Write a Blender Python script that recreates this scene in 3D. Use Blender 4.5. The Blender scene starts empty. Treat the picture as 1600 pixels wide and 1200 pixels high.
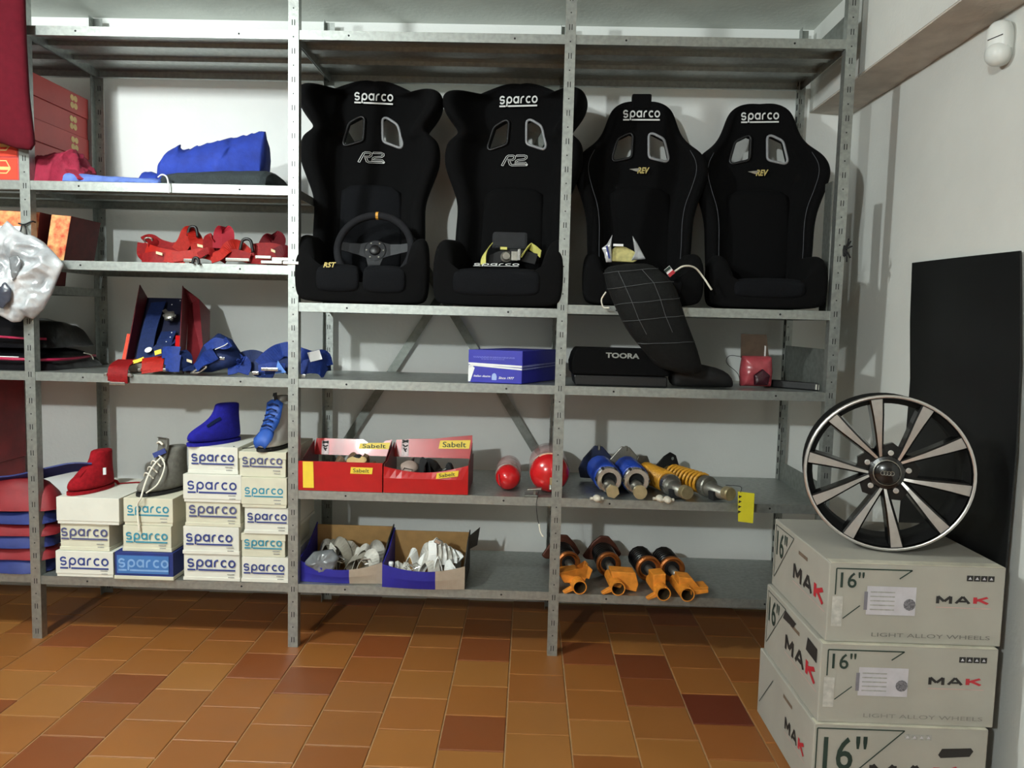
import bpy, bmesh, math, random
from mathutils import Vector, Matrix, noise

# ------------------------------------------------------------------ camera, light, exposure
S = bpy.context.scene
C = S.collection
CAM = Vector((1.8786, -2.8264, 1.2761)); YAW, PITCH, ROLL, FPX = .0204, -.0827, .0249, 1188.0
_f = Vector((-math.sin(YAW)*math.cos(PITCH), math.cos(YAW)*math.cos(PITCH), math.sin(PITCH)))
_r = Vector((math.cos(YAW), math.sin(YAW), 0)); _u = _r.cross(_f)
RGT = _r*math.cos(ROLL) + _u*math.sin(ROLL); UPV = -_r*math.sin(ROLL) + _u*math.cos(ROLL); FWD = _f
cd = bpy.data.cameras.new('camera'); cam = bpy.data.objects.new('camera', cd); C.objects.link(cam)
cd.sensor_width = 36.0; cd.lens = FPX/1600*36.0; cd.clip_start = .05
cam.matrix_world = Matrix(((RGT.x, UPV.x, -FWD.x, CAM.x), (RGT.y, UPV.y, -FWD.y, CAM.y), (RGT.z, UPV.z, -FWD.z, CAM.z), (0, 0, 0, 1)))
S.camera = cam
S.view_settings.view_transform = 'Standard'; S.view_settings.look = 'None'
S.view_settings.gamma = 1; S.view_settings.use_curve_mapping = False
S.view_settings.exposure = 0.12
wd = bpy.data.worlds.new('world'); S.world = wd; wd.use_nodes = True
wd.node_tree.nodes['Background'].inputs[0].default_value = (.02, .02, .02, 1)
wd.node_tree.nodes['Background'].inputs[1].default_value = .3
def lamp(name, loc, power, radius, col=(.93, 1, .985)):
    l = bpy.data.lights.new(name, 'POINT'); l.energy = power; l.shadow_soft_size = radius; l.color = col
    o = bpy.data.objects.new(name, l); C.objects.link(o); o.location = loc; return o
lamp('near_ceiling_bulb', (.1, -1.58, 2.40), 116, .06)
lamp('rear_ceiling_bulb', (.1, -4.8, 2.42), 290, .06)

def _ray(px, py): return FWD + RGT*((px-800)/FPX) - UPV*((py-600)/FPX)
def at(px, py, Y): d = _ray(px, py); return CAM + d*((Y-CAM.y)/d.y)
def atx(px, py, X): d = _ray(px, py); return CAM + d*((X-CAM.x)/d.x)
def atz(px, py, Z): d = _ray(px, py); return CAM + d*((Z-CAM.z)/d.z)

# ------------------------------------------------------------------ materials
def lin(h):
    h = h.lstrip('#'); v = [int(h[i:i+2], 16)/255 for i in (0, 2, 4)]
    return [(c/12.92 if c <= .04045 else ((c+.055)/1.055)**2.4) for c in v] + [1.0]
MATS = {}
def mat(name, col, rough=.6, metal=0.0, var=.12, scale=30, bump=0.0, bscale=None, spec=.5, trans=0.0, alpha=1.0, coat=0.0, stretch=None, col2=None, rnd=0.0):
    """Principled material whose colour is broken up by object-space noise."""
    if name in MATS: return MATS[name]
    m = bpy.data.materials.new(name); m.use_nodes = True
    nt = m.node_tree; b = nt.nodes['Principled BSDF']; L = nt.links.new
    tc = nt.nodes.new('ShaderNodeTexCoord'); src = tc.outputs['Object']
    if stretch:
        mp = nt.nodes.new('ShaderNodeMapping'); mp.inputs['Scale'].default_value = stretch; L(src, mp.inputs[0]); src = mp.outputs[0]
    nz = nt.nodes.new('ShaderNodeTexNoise'); nz.inputs['Scale'].default_value = scale; nz.inputs['Detail'].default_value = 4
    L(src, nz.inputs['Vector'])
    rp = nt.nodes.new('ShaderNodeValToRGB'); c = lin(col)
    c2 = lin(col2) if col2 else [min(1, x*(1+var)) for x in c[:3]]+[1]
    c1 = c if col2 else [x*(1-var) for x in c[:3]]+[1]
    rp.color_ramp.elements[0].position = .35; rp.color_ramp.elements[0].color = c1
    rp.color_ramp.elements[1].position = .65; rp.color_ramp.elements[1].color = c2
    L(nz.outputs['Fac'], rp.inputs[0]); out = rp.outputs[0]
    if rnd:
        oi = nt.nodes.new('ShaderNodeObjectInfo'); hs = nt.nodes.new('ShaderNodeHueSaturation')
        mr = nt.nodes.new('ShaderNodeMapRange'); mr.inputs[3].default_value = 1-rnd; mr.inputs[4].default_value = 1+rnd
        L(oi.outputs['Random'], mr.inputs[0]); L(mr.outputs[0], hs.inputs['Value']); L(out, hs.inputs['Color']); out = hs.outputs[0]
    L(out, b.inputs['Base Color'])
    b.inputs['Roughness'].default_value = rough; b.inputs['Metallic'].default_value = metal
    b.inputs['Specular IOR Level'].default_value = spec
    b.inputs['Transmission Weight'].default_value = trans; b.inputs['Alpha'].default_value = alpha
    b.inputs['Coat Weight'].default_value = coat
    if bump:
        n2 = nt.nodes.new('ShaderNodeTexNoise'); n2.inputs['Scale'].default_value = bscale or scale*3; n2.inputs['Detail'].default_value = 5
        L(src, n2.inputs['Vector']); bp = nt.nodes.new('ShaderNodeBump'); bp.inputs['Strength'].default_value = bump
        bp.inputs['Distance'].default_value = .01; L(n2.outputs['Fac'], bp.inputs['Height']); L(bp.outputs[0], b.inputs['Normal'])
    MATS[name] = m; return m

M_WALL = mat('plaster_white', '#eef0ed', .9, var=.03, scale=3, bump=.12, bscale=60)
M_WALLR = mat('plaster_white_dimmed', '#d9dbd6', .9, var=.04, scale=3, bump=.12, bscale=60)  # right wall: same plaster, colour lowered to offset too much lamp light
M_CEIL = mat('ceiling_plaster', '#dfe4de', .92, var=.06, scale=4, bump=.15, bscale=50)
M_SOFF = mat('bare_soffit', '#c9c2b8', .95, var=.1, scale=12, bump=.3, bscale=60)
M_GALV = mat('galvanised_steel', '#a2a7a3', .42, .78, var=.12, scale=60, bump=.05)
M_GALVD = mat('galvanised_dull', '#848984', .5, .7, var=.14, scale=50, bump=.05)
M_BLACKHOLE = mat('slot_black', '#15161a', .8)
M_GROUT = mat('grout', '#a3845e', .9, var=.1, scale=40)
M_SUEDE = mat('black_seat_fabric', '#070708', .95, var=.25, scale=200, bump=.1, bscale=600, spec=.15)
M_SUEDE2 = mat('black_fabric_lighter', '#0f1013', .95, var=.2, scale=200, bump=.1, bscale=500, spec=.15)
M_BLK = mat('black_plastic', '#101012', .45, var=.15)
M_BLKM = mat('black_matt', '#151517', .8, var=.2)
M_GREYRIM = mat('grey_plastic_trim', '#8d8f92', .55, var=.05)
M_SILVTHREAD = mat('silver_thread', '#d8dad8', .6, var=.04)
M_GOLD = mat('gold_thread', '#b9a765', .6, var=.1)
M_PIPE = mat('grey_piping', '#5c5e64', .8)
M_WHITEC = mat('white_carton', '#dad9ce', .7, var=.03, scale=15, bump=.04)
M_CREAM = mat('cream_carton', '#d0cdb8', .75, var=.04, scale=15, bump=.04)
M_BLUEC = mat('blue_carton', '#3d6fae', .6, var=.05, scale=15)
M_NAVYC = mat('navy_carton', '#1f2f72', .6, var=.08, scale=15)
M_NAVYINK = mat('navy_ink', '#2e3b7c', .7, var=.05)
M_TEALINK = mat('teal_ink', '#2f87a0', .7, var=.05)
M_PURPINK = mat('purple_grey_ink', '#4c4f78', .7, var=.05)
M_GREYINK = mat('grey_ink', '#9a9a94', .7, var=.15, scale=120)
M_BLACKINK = mat('black_ink', '#232120', .7, var=.1)
M_REDINK = mat('red_ink', '#b42833', .6, var=.08)
M_PALEBLUE = mat('pale_blue_ink', '#7fa4d0', .6)
M_WHITEINK = mat('white_ink', '#eef0f2', .6, var=.02)
M_REDCLOTH = mat('red_cloth', '#500b18', .95, var=.08, scale=40, bump=.06, bscale=150, spec=.2)
M_REDSHOE = mat('red_suede', '#8c0f1a', .9, var=.15, scale=80, bump=.15, spec=.2)
M_CRIMSON = mat('crimson_cloth', '#8e1a36', .85, var=.15, scale=30, bump=.25)
M_BLUECLOTH = mat('royal_blue_cloth', '#1d3798', .8, var=.18, scale=25, bump=.2, bscale=50)
M_PALECLOTH = mat('washed_blue_cloth', '#5f79c4', .8, var=.2, scale=25, bump=.2)
M_DARKCLOTH = mat('charcoal_cloth', '#2c3436', .9, var=.2, scale=40, bump=.2)
M_BLUESUEDE = mat('blue_suede', '#1e1c86', .9, var=.12, scale=60, bump=.15, spec=.2)
M_REDSTRAP = mat('red_webbing', '#7a0f12', .6, var=.14, scale=90, bump=.12, spec=.2)
M_REDSTRAP2 = mat('red_webbing_bright', '#9a1d14', .55, var=.12, scale=90, bump=.12, spec=.2)
M_BLUESTRAP = mat('blue_webbing', '#1c3278', .6, var=.14, scale=90, bump=.12, spec=.2)
M_NAVYSTRAP = mat('navy_webbing', '#18264f', .6, var=.14, scale=90, bump=.12, spec=.2)
M_GREYSTRAP = mat('grey_webbing', '#c4c1b8', .65, var=.1, scale=90, bump=.12)
M_CHROME = mat('chrome', '#d2d2cf', .22, .95, var=.05)
M_STEELD = mat('dull_steel', '#8e8c84', .42, .8, var=.15)
M_BRASSY = mat('zinc_yellow', '#b9ab86', .4, .7, var=.15)
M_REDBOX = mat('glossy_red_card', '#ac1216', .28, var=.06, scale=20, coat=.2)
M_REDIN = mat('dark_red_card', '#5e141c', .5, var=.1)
M_YELLOW = mat('yellow_ink', '#e8c93c', .45, var=.03)
M_KRAFT = mat('kraft_card', '#b18b58', .85, var=.08, scale=25)
M_GREYCARD = mat('grey_card', '#a39382', .8, var=.06)
M_BLUEBIN = mat('deep_blue_card', '#211f86', .5, var=.08)
M_BLUEBOX = mat('violet_blue_card', '#2c2ea6', .4, var=.05)
M_EXTRED = mat('extinguisher_red', '#c31a1f', .22, var=.05, coat=.6)
M_WRAP = mat('clear_wrap', '#d9d4d0', .15, var=.05, alpha=.35, spec=.8)
M_WRAPW = mat('silver_bag_film', '#d3d6d9', .2, .15, scale=9, bump=.5, bscale=22, spec=.9, col2='#8d9195')
M_WRAPG = mat('smoky_film', '#6a6d70', .2, var=.25, scale=18, bump=.5, bscale=25, spec=.8)
M_BLUESPR = mat('blue_spring', '#1b3f9e', .35, var=.1, coat=.4)
M_YELSPR = mat('amber_spring', '#cf932a', .4, var=.1, coat=.3)
M_ORANGE = mat('orange_paint', '#d8862a', .5, var=.14, scale=40, bump=.05)
M_COPPER = mat('copper_collar', '#a8622c', .35, .6, var=.12)
M_RUST = mat('dark_copper', '#5b2f20', .5, .3, var=.2)
M_BLKSPR = mat('black_spring', '#0d0c0e', .3, var=.1, coat=.4)
M_TAG = mat('yellow_tag', '#d9cf2e', .5, var=.04)
M_CARTRED = mat('carton_red', '#b8443f', .5, var=.08, scale=8)
M_CARTORG = mat('carton_orange_front', '#d8402a', .45, var=.05)
M_CARTPAT = mat('carton_patterned', '#c23a22', .45, scale=32, col2='#e2b074')
M_CARTDK = mat('carton_dark_side', '#5a1414', .6, var=.2, scale=25)
M_GOLDINK = mat('gold_ink', '#d6b775', .5, var=.1)
M_BAGBLK = mat('black_bag_film', '#101013', .3, var=.3, scale=12, bump=.3, bscale=20)
M_PINK = mat('magenta_trim', '#9c1840', .5, var=.15)
M_SOFTRED = mat('soft_red_nylon', '#7a141c', .6, var=.15, scale=12, bump=.2, bscale=18)
M_SOFTBLU = mat('soft_blue_nylon', '#1e2a66', .6, var=.18, scale=12, bump=.2, bscale=18)
M_GREYSUEDE = mat('grey_suede', '#6d6b64', .9, var=.12, scale=60, bump=.15, spec=.2)
M_LACE = mat('white_lace', '#e9e5d6', .8, var=.04)
M_SHOEWHITE = mat('white_leather', '#e4e5e2', .5, var=.04)
M_SHOEBLUE = mat('blue_leather', '#2a55ab', .6, var=.1)
M_MAKC = mat('offwhite_carton', '#a19e94', .75, var=.05, scale=6, bump=.06, bscale=40)
M_GREENINK = mat('dark_green_ink', '#20332b', .7, var=.1)
M_LABEL = mat('paper_label', '#bdbac0', .7, var=.06)
M_ALU = mat('machined_aluminium', '#d4d2cf', .28, .85, var=.05, scale=50)
M_WHEELBLK = mat('gloss_black_alloy', '#0d0d0e', .25, .1, var=.1, coat=.4)
M_SHEET = mat('black_rubber_sheet', '#0a0b0c', .5, var=.2, scale=10)
M_PIR = mat('white_detector_plastic', '#dfe3df', .35, var=.02)
M_SKIN = mat('clear_film_pink', '#c0525c', .25, var=.2, scale=20)

# ------------------------------------------------------------------ mesh builder
class B:
    def __init__(s): s.v = []; s.f = []
    def add(s, vs, fs):
        n = len(s.v); s.v += [Vector(v) for v in vs]; s.f += [tuple(i+n for i in f) for f in fs]; return s
    def box(s, x0, x1, y0, y1, z0, z1):
        return s.add([(x0,y0,z0),(x1,y0,z0),(x1,y1,z0),(x0,y1,z0),(x0,y0,z1),(x1,y0,z1),(x1,y1,z1),(x0,y1,z1)],
                     [(0,3,2,1),(4,5,6,7),(0,1,5,4),(1,2,6,5),(2,3,7,6),(3,0,4,7)])
    def obox(s, c, a, b, d):
        c, a, b, d = Vector(c), Vector(a), Vector(b), Vector(d)
        return s.add([c-a-b-d,c+a-b-d,c+a+b-d,c-a+b-d,c-a-b+d,c+a-b+d,c+a+b+d,c-a+b+d],
                     [(0,3,2,1),(4,5,6,7),(0,1,5,4),(1,2,6,5),(2,3,7,6),(3,0,4,7)])
    def prism(s, pts, ext):
        n = len(pts); ext = Vector(ext); p = [Vector(q) for q in pts]
        return s.add(p+[q+ext for q in p], [tuple(range(n))[::-1], tuple(range(n, 2*n))]+[(i,(i+1)%n,(i+1)%n+n,i+n) for i in range(n)])
    def loft(s, secs, closed=True, caps=True):
        m = len(secs[0]); n0 = len(s.v); vs = [v for q in secs for v in q]; fs = []
        for k in range(len(secs)-1):
            for i in range(m if closed else m-1):
                j = (i+1) % m; fs.append((k*m+i, k*m+j, (k+1)*m+j, (k+1)*m+i))
        if caps and closed: fs.append(tuple(range(m))[::-1]); fs.append(tuple((len(secs)-1)*m+i for i in range(m)))
        return s.add(vs, fs)
    def lathe(s, p0, axis, prof, n=24, caps=True):
        p0 = Vector(p0); a = Vector(axis).normalized(); x = a.orthogonal().normalized(); y = a.cross(x)
        secs = [[p0+a*t+(x*math.cos(q*2*math.pi/n)+y*math.sin(q*2*math.pi/n))*r for q in range(n)] for t, r in prof]
        return s.loft(secs, True, caps)
    def cyl(s, p0, p1, r0, r1=None, n=16):
        p0, p1 = Vector(p0), Vector(p1); return s.lathe(p0, p1-p0, [(0, r0), ((p1-p0).length, r0 if r1 is None else r1)], n)
    def tube(s, pts, r, n=8, closed=False):
        p = [Vector(q) for q in pts]; m = len(p); secs = []; prev = None
        for i in range(m):
            t = (p[(i+1) % m]-p[i-1]) if closed else (p[min(i+1, m-1)]-p[max(i-1, 0)])
            t = t.normalized() if t.length > 1e-9 else Vector((0, 0, 1))
            x = (prev - t*prev.dot(t)) if prev else t.orthogonal()
            x = x.normalized() if x.length > 1e-6 else t.orthogonal().normalized(); prev = x; y = t.cross(x)
            rr = r[i] if isinstance(r, (list, tuple)) else r
            secs.append([p[i]+(x*math.cos(q*2*math.pi/n)+y*math.sin(q*2*math.pi/n))*rr for q in range(n)])
        if closed: secs.append(secs[0])
        return s.loft(secs, True, not closed)
    def ribbon(s, pts, sides, w, t=.003):
        p = [Vector(q) for q in pts]; m = len(p); secs = []
        for i in range(m):
            sd = Vector(sides[i] if isinstance(sides, list) else sides).normalized()
            tg = (p[min(i+1, m-1)]-p[max(i-1, 0)]).normalized(); sd = (sd - tg*sd.dot(tg))
            sd = sd.normalized() if sd.length > 1e-5 else tg.orthogonal().normalized()
            nn = tg.cross(sd)*t*.5; ww = w[i] if isinstance(w, list) else w; e = sd*ww*.5
            secs.append([p[i]-e-nn, p[i]+e-nn, p[i]+e+nn, p[i]-e+nn])
        return s.loft(secs, True, True)
    def build(s, name, m, parent=None, smooth=False, bevel=0, sub=0, solid=0, origin=None):
        me = bpy.data.meshes.new(name)
        root = parent
        while root is not None and root.parent is not None: root = root.parent
        if root is not None: o0 = root.location.copy()
        elif origin is not None: o0 = Vector(origin)
        else:
            o0 = Vector(((min(v.x for v in s.v)+max(v.x for v in s.v))/2, (min(v.y for v in s.v)+max(v.y for v in s.v))/2, min(v.z for v in s.v)))
        me.from_pydata([tuple(v-o0) for v in s.v], [], s.f)
        bm = bmesh.new(); bm.from_mesh(me); bmesh.ops.recalc_face_normals(bm, faces=bm.faces); bm.to_mesh(me); bm.free()
        if smooth: me.shade_smooth()
        me.materials.append(m)
        o = bpy.data.objects.new(name, me); C.objects.link(o)
        if parent is not None: o.parent = parent
        else: o.location = o0
        if bevel:
            b = o.modifiers.new('bevel', 'BEVEL'); b.width = bevel; b.segments = 2; b.limit_method = 'ANGLE'
        if solid:
            q = o.modifiers.new('solid', 'SOLIDIFY'); q.thickness = solid
        if sub:
            q = o.modifiers.new('sub', 'SUBSURF'); q.levels = sub; q.render_levels = sub
        return o
def tag(o, label, cat, group=None):
    o['label'] = label; o['category'] = cat
    if group: o['group'] = group
    return o
def thing(name, label, cat, loc, group=None):
    o = bpy.data.objects.new(name, None); C.objects.link(o); o.location = loc; o.empty_display_size = .05
    return tag(o, label, cat, group)
def struct(o): o['kind'] = 'structure'; return o
def smooth_path(pts, n=6):
    """Catmull-Rom through the points."""
    p = [Vector(q) for q in pts]; p = [p[0]*2-p[1]]+p+[p[-1]*2-p[-2]]; out = []
    for i in range(1, len(p)-2):
        a, b, c, d = p[i-1:i+3]
        for k in range(n):
            t = k/n; out.append(.5*((2*b)+(c-a)*t+(2*a-5*b+4*c-d)*t*t+(3*b-3*c+d-a)*t**3))
    out.append(p[-2]); return out
def PX(lst): return [at(*q) for q in lst]

# ------------------------------------------------------------------ lettering
_txt = {}
def text_shape(t, bold=0.0, shear=0.0):
    k = (t, bold, shear)
    if k not in _txt:
        cu = bpy.data.curves.new('t', 'FONT'); cu.body = t; cu.offset = bold; cu.resolution_u = 3; cu.shear = shear
        o = bpy.data.objects.new('t', cu); C.objects.link(o)
        bpy.context.view_layer.update()
        me = bpy.data.meshes.new_from_object(o.evaluated_get(bpy.context.evaluated_depsgraph_get()))
        vs = [v.co.copy() for v in me.vertices]; fs = [tuple(p.vertices) for p in me.polygons]
        bpy.data.objects.remove(o); bpy.data.curves.remove(cu); bpy.data.meshes.remove(me)
        x0, x1 = min(v.x for v in vs), max(v.x for v in vs); y0, y1 = min(v.y for v in vs), max(v.y for v in vs)
        _txt[k] = ([((v.x-x0)/(x1-x0), (v.y-y0)/(y1-y0)) for v in vs], fs)
    return _txt[k]
def put(b, shape, o, r, u):
    """Lay a unit 2D shape on the plane o + x r + y u."""
    vs, fs = shape; o, r, u = Vector(o), Vector(r), Vector(u)
    nn = r.cross(u).normalized()*.00012
    return b.add([o+r*v[0]+u*v[1]+nn*(v[2] if len(v) > 2 else 0) for v in vs], fs)
def stroke2d(paths, w):
    vs, fs = [], []
    for pk, p in enumerate(paths):
        p = [Vector(q) for q in p]; n0 = len(vs); m = len(p)
        cl = (p[0]-p[-1]).length < 1e-4
        for i in range(m):
            if cl: t = p[(i+1) % (m-1)]-p[(i-1) % (m-1)]
            else: t = p[min(i+1, m-1)]-p[max(i-1, 0)]
            t = t.normalized(); n = Vector((-t.y, t.x))*w*.5
            vs += [tuple(p[i]-n)+(pk,), tuple(p[i]+n)+(pk,)]
        fs += [(n0+2*i, n0+2*i+2, n0+2*i+3, n0+2*i+1) for i in range(m-1)]
    return vs, fs
def arc(cx, cy, r, a0, a1, n=18, ry=None):
    ry = ry or r
    return [(cx+r*math.cos(math.radians(a0+(a1-a0)*i/n)), cy+ry*math.sin(math.radians(a0+(a1-a0)*i/n))) for i in range(n+1)]
def sparco_shape():
    P = []; w = 1.12; h = .5; x = 0
    P.append(arc(.45, .74, .36, 20, 180, 10, .26)+[(.09, .66), (.12, .56), (.3, .5), (.6, .5), (.78, .46)]+arc(.45, .28, .36, 20, -160, 12, .26)); x = 1.25
    P.append([(x+.09, -.42), (x+.09, .5)]); P.append(arc(x+.5, .5, .41, 0, 360, 24)); x += 1.22
    P.append(arc(x+.5, .5, .41, 0, 360, 24)); P.append([(x+.91, 0), (x+.91, 1)]); x += 1.3
    P.append([(x+.09, 0), (x+.09, .6)]+arc(x+.5, .5, .41, 165, 75, 8)); x += .95
    P.append(arc(x+.5, .5, .41, 48, 312, 20)); x += 1.08
    P.append(arc(x+.5, .5, .41, 0, 360, 24)); x += 1.0
    P.append([(0, -.38), (1.14, -.38)]); P.append([(1.56, -.38), (x, -.38)])
    vs, fs = stroke2d(P, .23)
    return [(a/x, (b+.48)/1.58, k) for a, b, k in vs], fs
SPARCO = sparco_shape()
def block_letter(paths, w):
    vs, fs = stroke2d(paths, w); x0 = min(v[0] for v in vs); x1 = max(v[0] for v in vs); y0 = min(v[1] for v in vs); y1 = max(v[1] for v in vs)
    return [((a-x0)/(x1-x0), (b-y0)/(y1-y0), k) for a, b, k in vs], fs
L_M = block_letter([[(0, 0), (0, 1)], [(0, 1), (.6, .3)], [(.6, .3), (1.2, 1)], [(1.2, 1), (1.2, 0)]], .3)
L_A = block_letter([[(0, 0), (.6, 1)], [(.6, 1), (1.2, 0)], [(.3, .3), (.9, .3)]], .27)
L_K = block_letter([[(0, 0), (0, 1)], [(.05, .45), (.95, 1)], [(.25, .6), (1.0, 0)]], .3)
def r2_shape():
    def off(p, d):
        out = []; m = len(p); p = [Vector(q) for q in p]
        for i in range(m):
            t = (p[min(i+1, m-1)]-p[max(i-1, 0)]).normalized(); out.append(p[i]+Vector((-t.y, t.x))*d)
        return out
    c1 = [(.05, .04), (.2, .45), (.36, .86), (.45, .93), (.75, .93), (.86, .86), (.84, .66), (.72, .55), (.45, .55), (.52, .4), (.6, .12), (.7, .07), (1.72, .07)]
    c2 = [(.98, .93), (1.5, .93), (1.64, .86), (1.64, .7), (1.52, .58), (1.1, .52), (.98, .42), (.9, .26), (1.6, .26), (1.7, .07)]
    paths = []
    for c in (c1, c2):
        a, b = off(c, .065), off(c, -.065); paths += [a, b, [a[0], b[0]], [a[-1], b[-1]]]
    vs, fs = stroke2d(paths, .034); return [(x/1.8, y, k) for x, y, k in vs], fs
R2S = r2_shape()

# ------------------------------------------------------------------ the room
XR, XU, YB, ZC, ZS = 3.235, 3.06, .56, 2.545, 2.20
XL, YF = -1.75, -5.6
struct(B().box(XL-.15, XR+.15, YB, YB+.15, -.02, ZC).build('wall_back', M_WALL))
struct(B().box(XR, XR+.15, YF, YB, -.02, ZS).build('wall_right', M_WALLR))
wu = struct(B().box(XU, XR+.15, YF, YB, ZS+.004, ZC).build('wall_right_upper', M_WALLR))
wu['label'] = 'upper part of the right wall standing proud of the lower wall'
rng = random.Random(3)
sof = B(); ys = [YF+(YB-YF)*i/60 for i in range(61)]
n_s = 60; ring = []
for i in range(n_s+1):
    y = YF+(YB-YF)*i/n_s; j = .006*noise.noise(Vector((y*9, 0, 0)))
    ring.append([(XU+.002+j*.4, y, ZS-.001), (XR-.001, y, ZS-.006+j), (XR-.001, y, ZS+.004), (XU+.002, y, ZS+.004)])
sof.loft(ring)
struct(sof.build('trim_1', M_SOFF))
M_DIM = mat('grey_brown_wall', '#625e57', .9, var=.05, scale=3)  # unseen left and front walls, coloured dark to cut bounced light
struct(B().box(XL-.15, XL, YF, YB, -.02, ZC).build('wall_left', M_DIM))
struct(B().box(XL-.15, XR+.15, YF-.15, YF, -.02, ZC).build('wall_front', M_DIM))
struct(B().box(XL-.15, XR+.15, YF-.15, YB+.15, ZC, ZC+.15).build('ceiling', M_CEIL))

# floor: grout bed, terracotta tiles one by one where they can be seen, tile pattern beyond
TX0, TX1, TY0 = -1.16, 3.235, -1.37
fl = struct(B().box(XL, XR, YF, YB, -.05, -.0035).build('floor', M_GROUT, origin=(0, 0, -.05)))
def tile_material(name, brick):
    m = bpy.data.materials.new(name); m.use_nodes = True; nt = m.node_tree; b = nt.nodes['Principled BSDF']; L = nt.links.new
    rp = nt.nodes.new('ShaderNodeValToRGB'); e = rp.color_ramp.elements
    e[0].position = 0; e[0].color = lin('#6d3a20'); e[1].position = 1; e[1].color = lin('#9a6a38')
    for p, c in ((.1, '#74401f'), (.22, '#855026'), (.6, '#8b5829'), (.88, '#91602e')): q = e.new(p); q.color = lin(c)
    tc = nt.nodes.new('ShaderNodeTexCoord'); nz = nt.nodes.new('ShaderNodeTexNoise'); nz.inputs['Scale'].default_value = 9; nz.inputs['Detail'].default_value = 6
    mx = nt.nodes.new('ShaderNodeMix'); mx.data_type = 'RGBA'; mx.blend_type = 'MULTIPLY'; mx.inputs[0].default_value = .35
    if brick:
        mp = nt.nodes.new('ShaderNodeMapping'); mp.inputs['Rotation'].default_value = (0, 0, math.pi/2)
        br = nt.nodes.new('ShaderNodeTexBrick'); br.inputs['Scale'].default_value = 1; br.inputs['Brick Width'].default_value = .2; br.inputs['Row Height'].default_value = .2
        br.inputs['Mortar Size'].default_value = .003; br.inputs['Color1'].default_value = lin('#7f4a24'); br.inputs['Color2'].default_value = lin('#8b5829'); br.inputs['Mortar'].default_value = lin('#7d6549')
        L(tc.outputs['Object'], mp.inputs[0]); L(mp.outputs[0], br.inputs[0]); L(br.outputs[0], mx.inputs[6])
    else:
        oi = nt.nodes.new('ShaderNodeObjectInfo'); L(oi.outputs['Color'], mx.inputs[6])
    gp = nt.nodes.new('ShaderNodeNewGeometry'); L(gp.outputs['Position'], nz.inputs['Vector'])
    r2 = nt.nodes.new('ShaderNodeValToRGB'); r2.color_ramp.elements[0].position = .3; r2.color_ramp.elements[0].color = (.72, .68, .62, 1); r2.color_ramp.elements[1].position = .7
    L(nz.outputs['Fac'], r2.inputs[0]); L(r2.outputs[0], mx.inputs[7]); L(mx.outputs[2], b.inputs['Base Color'])
    b.inputs['Roughness'].default_value = .42; b.inputs['Specular IOR Level'].default_value = .45
    rr = nt.nodes.new('ShaderNodeMapRange'); rr.inputs[3].default_value = .34; rr.inputs[4].default_value = .6; L(nz.outputs['Fac'], rr.inputs[0]); L(rr.outputs[0], b.inputs['Roughness'])
    return m
M_TILE = tile_material('terracotta_tile', False); M_TILEF = tile_material('terracotta_field', True)
B().box(XL, TX0, YF, YB, -.003, 0).build('tile_field', M_TILEF, fl)
B().box(TX0, XR, YF, TY0, -.003, 0).build('tile_field', M_TILEF, fl)
g = .0022; hh = .1-g
def tile_mesh(y0, y1, x0=-.1+g, x1=.1-g):
    me = bpy.data.meshes.new('tile'); c = .002; a = [(x0, y0), (x1, y0), (x1, y1), (x0, y1)]
    b = [(x0+c, y0+c), (x1-c, y0+c), (x1-c, y1-c), (x0+c, y1-c)]
    me.from_pydata([(x, y, 0) for x, y in a]+[(x, y, .0055) for x, y in a]+[(x, y, .007) for x, y in b], [],
                   [(i, (i+1) % 4, (i+1) % 4+4, i+4) for i in range(4)]+[(i+4, (i+1) % 4+4, (i+1) % 4+8, i+8) for i in range(4)]+[(8, 9, 10, 11)])
    me.materials.append(M_TILE); return me
TM = {}
for k in range(22):
    xc = -1.06+.2*k
    off = .036 if round((xc-2.34)/.2) % 2 == 0 else -.066
    x0c, x1c = max(xc-.1+g, TX0), min(xc+.1-g, XR-.002)
    for r in range(-8, 5):
        y0, y1 = off+.2*r+g, off+.2*(r+1)-g
        y0, y1 = max(y0, TY0+.001), min(y1, YB-.002)
        if y1-y0 < .03: continue
        key = (round(y1-y0, 4), round(x1c-x0c, 4))
        if key not in TM: TM[key] = tile_mesh(-(y1-y0)/2, (y1-y0)/2, -(x1c-x0c)/2, (x1c-x0c)/2)
        o = bpy.data.objects.new('tile', TM[key]); C.objects.link(o); o.parent = fl
        o.location = ((x0c+x1c)/2, (y0+y1)/2, -.007+.05+.0005*rng.uniform(-1, 1))
        base = rng.choice(('#985f2a', '#935a28', '#9c6630', '#8f5526', '#a06a33', '#955e2c'))
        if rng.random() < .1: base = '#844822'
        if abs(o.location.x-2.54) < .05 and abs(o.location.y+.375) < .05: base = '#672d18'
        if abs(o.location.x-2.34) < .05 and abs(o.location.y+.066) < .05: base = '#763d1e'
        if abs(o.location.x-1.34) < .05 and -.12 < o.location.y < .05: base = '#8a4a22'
        v = .88+.05*rng.uniform(-1, 1); cc = lin(base); o.color = (cc[0]*v, cc[1]*v, cc[2]*v, 1)

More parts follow.
